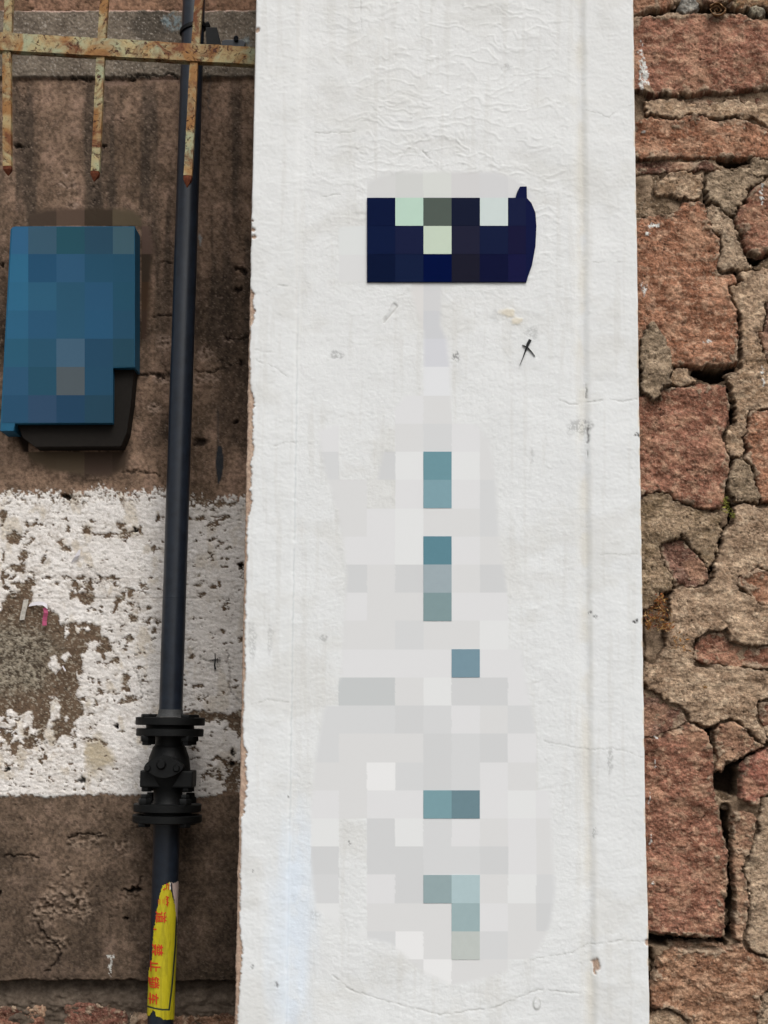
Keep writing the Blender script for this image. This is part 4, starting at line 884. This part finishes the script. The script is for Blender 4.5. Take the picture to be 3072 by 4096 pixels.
        for x, y in zip(gx, gy):
            c0 = axis_at(y)
            dd = np.array(c0) - CAM; ccm = M.T @ dd; axx = W / 2 + F * ccm[0] / -ccm[2]
            rp = (RS) * F / -ccm[2]
            tt = (x - axx) / rp
            ok.append(abs(tt) < .985); tt = max(-.985, min(.985, tt))
            # view direction is slightly oblique
            off = math.atan2(ccm[0], -ccm[2])
            a = math.acos(tt) 
            a2 = a + off
            V.append(c0 + U1 * math.cos(a2) * (RS + .0022) + U2 * math.sin(a2) * (RS + .0022))
        fa = [f for f in fa if all(ok[i] for i in f)]
        if ch == '，' : pass
        mm = bpy.data.meshes.new('printed_character'); mm.from_pydata([tuple(v) for v in V], [], fa); mm.update()
        link('printed_character', mm, M_RED, st)
        bpy.data.meshes.remove(me); bpy.data.curves.remove(cu)
    return root
pipe = build_pipe()

# ------------------------------------------------------------------ rusty railing
def rust_material():
    m = bpy.data.materials.new('rusty_paint'); m.use_nodes = True
    nt = m.node_tree; b = nt.nodes['Principled BSDF']; L = nt.links.new
    tc = nt.nodes.new('ShaderNodeTexCoord')
    def noise(s, det=6, r=.65, dist=0.0):
        n = nt.nodes.new('ShaderNodeTexNoise'); n.inputs['Scale'].default_value = s; n.inputs['Detail'].default_value = det
        n.inputs['Roughness'].default_value = r; n.inputs['Distortion'].default_value = dist
        L(tc.outputs['Object'], n.inputs['Vector']); return n
    def ramp(n, a, bb, c0=(0, 0, 0, 1), c1=(1, 1, 1, 1)):
        r = nt.nodes.new('ShaderNodeValToRGB'); r.color_ramp.elements[0].position = a; r.color_ramp.elements[1].position = bb
        r.color_ramp.elements[0].color = c0; r.color_ramp.elements[1].color = c1; L(n.outputs['Fac'], r.inputs[0]); return r
    def mixc(f, a, c):
        x = nt.nodes.new('ShaderNodeMix'); x.data_type = 'RGBA'; L(f, x.inputs[0])
        if isinstance(a, tuple): x.inputs[6].default_value = a
        else: L(a, x.inputs[6])
        if isinstance(c, tuple): x.inputs[7].default_value = c
        else: L(c, x.inputs[7])
        return x.outputs[2]
    base = ramp(noise(16, 4), .40, .60, (*hx('a08f66'), 1), (*hx('8f9376'), 1)).outputs[0]
    c = mixc(ramp(noise(9, 5, .6, .8), .44, .58).outputs[0], base, (*hx('8a6236'), 1))
    c = mixc(ramp(noise(13, 8, .7, .9), .50, .64).outputs[0], c, (*hx('633719'), 1))
    n4 = noise(46, 8, .72, 1.6); r4 = ramp(n4, .55, .61)
    c = mixc(r4.outputs[0], c, (*hx('40200f'), 1))
    geo = nt.nodes.new('ShaderNodeNewGeometry'); sx = nt.nodes.new('ShaderNodeSeparateXYZ'); L(geo.outputs['Normal'], sx.inputs[0])
    L(c, b.inputs['Base Color'])
    b.inputs['Roughness'].default_value = .7; b.inputs['Specular IOR Level'].default_value = .3
    bp = nt.nodes.new('ShaderNodeBump'); bp.inputs['Strength'].default_value = .6; bp.inputs['Distance'].default_value = .002
    inv = nt.nodes.new('ShaderNodeMath'); inv.operation = 'SUBTRACT'; n6 = noise(160, 4)
    L(n6.outputs['Fac'], inv.inputs[0]); L(r4.outputs[0], inv.inputs[1]); L(inv.outputs[0], bp.inputs['Height']); L(bp.outputs[0], b.inputs['Normal'])
    return m
M_RUST = rust_material()
M_TIP = mat_plain('bare_rust', hx('5a2f1d'), .85, .4, 120, .6, .2)
def bar(name, stations, hw, hd, mat, parent, tip=None):
    """square rod through stations; hw, hd = half width and depth in metres, with a slightly lumpy skin"""
    V = []; Fc = []; rnd = random.Random(len(stations) * 7 + int(stations[0].x * 1000))
    pts = []
    for a, b in zip(stations[:-1], stations[1:]):
        n = max(2, int((b - a).length / .012))
        pts += [a.lerp(b, i / n) for i in range(n)]
    pts.append(stations[-1])
    if tip is not None: pts.append(tip)
    N = 12
    for i, p in enumerate(pts):
        d = (pts[min(i + 1, len(pts) - 1)] - pts[max(i - 1, 0)]).normalized()
        depv = Vector((0, 1, 0)) - d * d.y; depv.normalize(); wv = d.cross(depv).normalized()
        s = 1.0 if not (tip is not None and i == len(pts) - 1) else .08
        for k in range(N):
            a = 2 * math.pi * (k + .5) / N; cx, cy = math.cos(a), math.sin(a)
            q_ = 1 / max(abs(cx), abs(cy)); q_ = min(q_, 1.32)
            j = 1 + rnd.uniform(-.03, .03)
            V.append(p + wv * (cx * q_ * hw * s * j) + depv * (cy * q_ * hd * s * j))
    for i in range(len(pts) - 1):
        for k in range(N): Fc.append((i * N + k, i * N + (k + 1) % N, (i + 1) * N + (k + 1) % N, (i + 1) * N + k))
    Fc += [tuple(range(N))[::-1], tuple(range((len(pts) - 1) * N, len(pts) * N))]
    me = bpy.data.meshes.new(name); me.from_pydata([tuple(v) for v in V], [], Fc); me.update()
    import bmesh
    bm = bmesh.new(); bm.from_mesh(me); bmesh.ops.recalc_face_normals(bm, faces=bm.faces); bm.to_mesh(me); bm.free()
    o = link(name, me, mat, parent)
    smooth(me); md = o.modifiers.new('edges', 'EDGE_SPLIT'); md.split_angle = math.radians(28)
    return o
def build_railing():
    def yy(x): return 3.90 + .086 * x / 1015
    root = thing('metal_railing', 'rusty cream painted iron railing with downward spikes, above the blue box', 'railing', tuple(Pv(-200, 170, yy(-200))))
    a = Pv(-900, 121, yy(-900)); b = Pv(1060, 233, yy(1060))
    bar('rail', [a, b], .0275, .014, M_RUST, root)
    for (pts, tip) in [([(47, -700), (37, 0), (29, 220), (30, 560), (31, 668)], (33, 704)), ([(471, -700), (419, 0), (403, 245), (386, 620), (382, 688)], (376, 727)), ([(845, -700), (797, 0), (776, 265), (756, 640), (752, 706)], (748, 750)),
                       ([(-340, -700), (-342, 0), (-340, 200), (-330, 560), (-328, 650)], (-324, 690))]:
        p = [Pv(x, y, yy(x) + .001) for x, y in pts]
        o = bar('picket', p, .0122, .0108, M_RUST, root)
        d = p[-1] - p[-2]; t = Pv(tip[0], tip[1], yy(tip[0]) + .001)
        V = bar('picket_tip', [p[-1] - d * .0, p[-1] + (t - p[-1]) * .35], .0118, .0104, M_TIP, o, t)
    return root
rail = build_railing()

# ------------------------------------------------------------------ blue meter box
def build_box():
    root = thing('meter_box', 'faded blue metal meter box fixed to the brown wall under the spikes', 'meter box', tuple(Pv(280, 1725, YL)))
    YB = YL - .10
    out = [(40, 925), (70, 906), (560, 906), (566, 915), (564, 1466), (548, 1560), (530, 1694), (66, 1696), (58, 1724), (-30, 1724), (-30, 1712), (0, 1712)]
    out = [(42, 915), (60, 905), (540, 905), (539, 1470), (452, 1472), (450, 1692), (60, 1694), (54, 1724), (0, 1724)]
    M_B = mat_plain('blue_paint', hx('1f5470'), .6, .08, 40, .08, .15)
    slab('case', out, YB + .004, YL - YB - .006, M_B, root, .0015)
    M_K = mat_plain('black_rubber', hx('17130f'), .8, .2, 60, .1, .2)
    slab('base_skirt', [(70, 1697), (446, 1694), (456, 1476), (536, 1476), (526, 1600), (508, 1730), (484, 1786), (140, 1788), (90, 1750)], YB + .03, YL - YB - .034, M_K, root, .002)  # dark panel added as the shadow under and beside the box
    gs = 112.9
    T = ["2f6186 37586c 20505f 24495f 3f5e6b", "2b6788 1e4d6d 2a5676 1f4e68 1e4d66", "2a6484 285a76 24526b 245272 1d4d64", "285d7c 245271 24526c 225272 1f4a63", "24566f 224e66 3e5c72 1c445e 1c4355", "264f6c 1e495e 4b555b 1c455e 0", "204864 29445f 193c57 1b3e51 0"]  # blurred mosaic squares stand in for the hidden front of the box
    V = []; Fc = []; C = []
    for r, row in enumerate(T):
        for c_, hx_ in enumerate(row.split()):
            if hx_ == '0': continue
            x0, x1 = c_ * gs, (c_ + 1) * gs; y0, y1 = (8 + r) * gs, (9 + r) * gs
            def le(y): return 46 - (y - 905) * .052
            xa, xb = (le(y0) + 3, le(y1) + 3) if c_ == 0 else (x0, x0)
            y0c = max(y0, 908); x1c = min(x1, 537 if c_ == 4 else x1); y1c = min(y1, 1691)
            i = len(V)
            for (x, y) in ((xa, y0c), (x1c, y0c), (x1c, y1c), (xb, y1c)): V.append(Pv(x, y, YB + .0032)); C.append(hx(hx_) * .98)
            for (x, y) in ((xa, y0c), (x1c, y0c), (x1c, y1c), (xb, y1c)): V.append(Pv(x, y, YB + .0045)); C.append(hx(hx_) * .98)
            Fc += [(i, i + 3, i + 2, i + 1), (i, i + 1, i + 5, i + 4), (i + 1, i + 2, i + 6, i + 5), (i + 2, i + 3, i + 7, i + 6), (i + 3, i, i + 4, i + 7)]
    me = bpy.data.meshes.new('door'); me.from_pydata([tuple(v) for v in V], [], Fc); me.update()
    a = me.color_attributes.new('Col', 'FLOAT_COLOR', 'POINT'); a.data.foreach_set('color', np.concatenate([np.array(C), np.ones((len(C), 1))], 1).astype(np.float32).ravel())
    g_ = me.attributes.new('grain', 'FLOAT', 'POINT'); g_.data.foreach_set('value', np.ones(len(V), np.float32) * .3)
    link('door', me, M_BLUE, root)
    return root
box = build_box()

# ------------------------------------------------------------------ navy sign
def build_sign():
    root = thing('street_sign', 'navy blue sign plate with pale printed blocks high on the white pillar', 'sign', tuple(Pv(1790, 1128, YP - .004)))
    M_N = mat_plain('navy_enamel', hx('10163a'), .9, .05, 40, .03, .05)
    slab('plate', [(1468, 791), (2062, 791), (2068, 768), (2080, 746), (2107, 745), (2108, 792), (2126, 812), (2142, 850), (2146, 905), (2142, 985), (2128, 1060), (2112, 1105), (2106, 1128), (1468, 1128)], YP - .002, .008, M_N, root, .0006)
    gs = 112.9
    T = [['0a1535', 'b0c9ba', '4e5751', '151a2e', 'c2ccca', '161c3a'], ['0c1838', '171d3a', 'bac7b6', '1f2033', '131b38', '161634'], ['08132f', '111c39', '000c38', '1a1a28', '0d1130', '15163a']]
    for r in range(3):
        for c in range(6):
            x0 = (13 + c) * gs + .6; x1 = min((14 + c) * gs - .3, 2104); y0 = (7 + r) * gs + .6; y1 = min((8 + r) * gs - .3, 1127)
            slab('printed_block', [(x0, y0), (x1, y0), (x1, y1), (x0, y1)], YP - .0026, .0008, mat_plain('print_' + T[r][c], hx(T[r][c]), .9, .01, 40, 0, .05), root)  # mosaic square added where the sign's wording is hidden
    return root
sign = build_sign()

# ------------------------------------------------------------------ small things
def ribbon(name, pts, widths, mat, parent=None, thick=.0006):
    """strip of paper through 3-D points"""
    V = []; Fc = []
    for i, (p, (wx_, wz)) in enumerate(zip(pts, widths)):
        w = Vector((wx_, 0, wz))
        V += [p - w, p + w, p + w + Vector((0, thick, 0)), p - w + Vector((0, thick, 0))]
    n = len(pts)
    for i in range(n - 1):
        for e in range(4): Fc.append((i * 4 + e, i * 4 + (e + 1) % 4, (i + 1) * 4 + (e + 1) % 4, (i + 1) * 4 + e))
    Fc += [(0, 1, 2, 3), ((n - 1) * 4 + 3, (n - 1) * 4 + 2, (n - 1) * 4 + 1, (n - 1) * 4)]
    return simple_mesh(name, V, Fc, mat, parent)
M_PAPER = mat_plain('white_paper', hx('dcd8dc'), .8, .05, 60, .05, .2); M_PINK = mat_plain('magenta_paper', hx('a8506e'), .8, .15, 90, .05, .2); M_GP = mat_plain('grey_paper', hx('a9a49b'), .85, .25, 150, .1, .15)
YS = YL - .006
scrap = thing('paper_scrap', 'torn white and magenta paper strip curling off the peeled wall', 'paper scrap', tuple(Pv(155, 2440, YS)))
ribbon('white_strip', [Pv(116, 2422, YS), Pv(128, 2417, YS - .006), Pv(150, 2413, YS - .012), Pv(172, 2414, YS - .018), Pv(184, 2422, YS - .020), Pv(190, 2436, YS - .019)], [(.001, .003)] + [(.0008, .0052)] * 2 + [(.002, .0050), (.0035, .0035), (.0004, .0004)], M_PAPER, scrap)
ribbon('magenta_strip', [Pv(176, 2432, YS - .008), Pv(182, 2440, YS - .014), Pv(184, 2452, YS - .016), Pv(180, 2468, YS - .012), Pv(178, 2485, YS - .010), Pv(178, 2502, YS - .011)], [(.004, .002), (.0058, .001), (.0066, 0), (.0066, 0), (.0066, 0), (.0066, 0)], M_PINK, scrap)
o = ribbon('paper_strip', [Pv(104, 2398, YS - .001), Pv(98, 2430, YS - .003), Pv(92, 2455, YS - .002), Pv(88, 2480, YS - .002)], [(.0075, .001)] * 4, M_GP)
o['label'] = 'narrow grey paper strip stuck to the peeled wall beside the magenta scrap'; o['category'] = 'paper scrap'
o = ribbon('paper_flap', [Pv(318, 2198, YS - .012), Pv(308, 2225, YS - .010), Pv(296, 2245, YS - .004)], [(.003, .001), (.009, .004), (.010, .006)], M_PAPER)
o['label'] = 'small lifted flap of white paper on the upper white band'; o['category'] = 'paper scrap'
o = ribbon('folded_label', [Pv(222, 2698, YS - .001), Pv(236, 2680, YS - .003), Pv(250, 2664, YS - .008), Pv(262, 2684, YS - .004)], [(.0016, .0016)] * 4, M_PAPER)
o['label'] = 'tiny folded white paper corner low on the peeled brown patch'; o['category'] = 'paper scrap'

M_INK = mat_plain('black_marker', hx('1b1b1d'), .7, .1, 80, 0, .2)
def stroke(name, pts, ws, Y, mat, parent):
    V = []; Fc = []
    for i, (p, w) in enumerate(zip(pts, ws)):
        a = pts[max(i - 1, 0)]; b = pts[min(i + 1, len(pts) - 1)]
        dx, dy = b[0] - a[0], b[1] - a[1]; l = math.hypot(dx, dy); nx, ny = -dy / l * w, dx / l * w
        V += [Pv(p[0] - nx, p[1] - ny, Y), Pv(p[0] + nx, p[1] + ny, Y), Pv(p[0] + nx, p[1] + ny, Y + .004), Pv(p[0] - nx, p[1] - ny, Y + .004)]
    for i in range(len(pts) - 1):
        for e in range(4): Fc.append((i * 4 + e, i * 4 + (e + 1) % 4, (i + 1) * 4 + (e + 1) % 4, (i + 1) * 4 + e))
    n = len(pts); Fc += [(0, 1, 2, 3), ((n - 1) * 4 + 3, (n - 1) * 4 + 2, (n - 1) * 4 + 1, (n - 1) * 4)]
    return simple_mesh(name, V, Fc, mat, parent)
YM = YP + .0035
stroke('scrawled_mark', [(2121, 1358), (2112, 1376), (2104, 1398), (2092, 1430), (2079, 1462)], [6, 6, 3.5, 1.6, .6], YM - .0045, M_INK, pillar)
stroke('scrawled_mark', [(2090, 1380), (2108, 1388), (2124, 1404), (2140, 1424)], [1.2, 2.6, 1.6, .8], YM - .0048, M_INK, pillar)
YK = YL - .009
stroke('scrawled_mark', [(860, 2613), (861, 2640), (858, 2660), (861, 2678)], [1.5, 2.2, 2.8, 3.6], YK, M_INK, wall_left)
stroke('scrawled_mark', [(848, 2641), (866, 2637), (884, 2640)], [2.2, 1.6, 1.0], YK - .0004, M_INK, wall_left)
stroke('scrawled_mark', [(870, 2632), (870, 2652)], [1.4, 1.4], YK - .0002, M_INK, wall_left)

def leaf_cluster(name, spots, cols, n, seed, label, cat, smin, smax, Y0):
    rnd = random.Random(seed); V = []; Fc = []; mi = []
    for i in range(n):
        cx, cy, rx, ry = rnd.choice(spots)
        x = cx + rnd.gauss(0, .5) * rx; y = cy + rnd.gauss(0, .5) * ry
        c = Pv(x, y, Y0 - rnd.uniform(0, .012)); s = rnd.uniform(smin, smax) * .00066
        d = Vector((rnd.uniform(-1, 1), rnd.uniform(-1, .1), rnd.uniform(-1, 1))).normalized(); u = d.cross(Vector((rnd.uniform(-1, 1), -.8, rnd.uniform(-1, 1)))).normalized()
        nn = d.cross(u); k = len(V); th = rnd.random() < .35; w = s * (.10 if th else .34)
        bend = nn * s * rnd.uniform(.1, .5)
        V += [c - d * s, c + u * w + bend * .5, c + d * s + bend * .0, c - u * w + bend * .5, c + bend]
        Fc += [(k, k + 1, k + 4), (k + 1, k + 2, k + 4), (k + 2, k + 3, k + 4), (k + 3, k, k + 4)]; mi += [rnd.randrange(len(cols))] * 4
    me = bpy.data.meshes.new(name); me.from_pydata([tuple(v) for v in V], [], Fc)
    for j, c in enumerate(cols): me.materials.append(mat_plain('dry_leaf_%s' % c, hx(c), .8, .2, 200, .05, .2))
    me.polygons.foreach_set('material_index', mi); me.update()
    o = bpy.data.objects.new(name, me); COL.objects.link(o); o['kind'] = 'stuff'; o['label'] = label; o['category'] = cat
    return o
leaf_cluster('dried_moss', [(2645, 2400, 24, 20), (2630, 2430, 30, 22), (2650, 2450, 34, 26), (2600, 2470, 26, 28), (2650, 2490, 40, 30), (2595, 2500, 14, 14), (2670, 2510, 20, 20)], ['9a6e3c', '84502c', 'b8966a', '6e4230', 'a5814e'], 420, 3,
             'clump of dried orange brown moss in a joint beside the pillar edge', 'moss', 4, 13, YR - .014)
leaf_cluster('moss_tuft', [(2900, 2000, 12, 22), (2908, 2040, 16, 18), (2930, 2060, 10, 12)], ['8f8a3c', '6f7434', 'a59a58', '5a5a30'], 90, 4, 'small yellow green moss tuft hanging in the crack', 'moss', 4, 10, YR - .006)
leaf_cluster('dry_root_threads', [(2715, 2560, 26, 26), (2740, 2590, 22, 14), (2820, 2750, 8, 14), (2700, 2575, 10, 30)], ['a8743c', '8a6a40', 'b58a58'], 60, 5, 'sparse dry root threads on tan mortar below the orange clump', 'dry roots', 4, 11, YR - .012)
def curled_leaf():
    M_L = mat_plain('dry_curled_leaf', hx('9a7a58'), .85, .35, 160, .4, .2, col2=hx('5a3f2a'))
    V = []; Fc = []; n = 90; m = 7
    c = Pv(2868, 38, YR - .02)
    for i in range(n):
        t = i / (n - 1); a = t * 4.6 * math.pi + .4; r = (.002 + .0205 * t)
        for j in range(m):
            w = j / (m - 1) - .5; q_ = 1 + .22 * math.sin(a * 5 + j * 2.1) * abs(w) * t
            V.append(c + Vector((math.cos(a) * r * 1.25 * q_ + w * .008, w * .034 * (.6 + .4 * t) + .004 * math.sin(a * 3), math.sin(a) * r * .82 * q_ + w * .01 - .003)))
    for i in range(n - 1):
        for j in range(m - 1): Fc.append((i * m + j, i * m + j + 1, (i + 1) * m + j + 1, (i + 1) * m + j))
    o = simple_mesh('curled_leaf', V, Fc, M_L, None, True)
    md = o.modifiers.new('thickness', 'SOLIDIFY'); md.thickness = .0008
    o['label'] = 'dry brown curled leaf wedged in the joint above the top red stone'; o['category'] = 'dead leaf'
curled_leaf()

for r_ in (wall_left, wall_right, pillar, pipe, rail, box, sign, scrap): adopt(r_)
for r_ in bpy.data.objects:
    pass
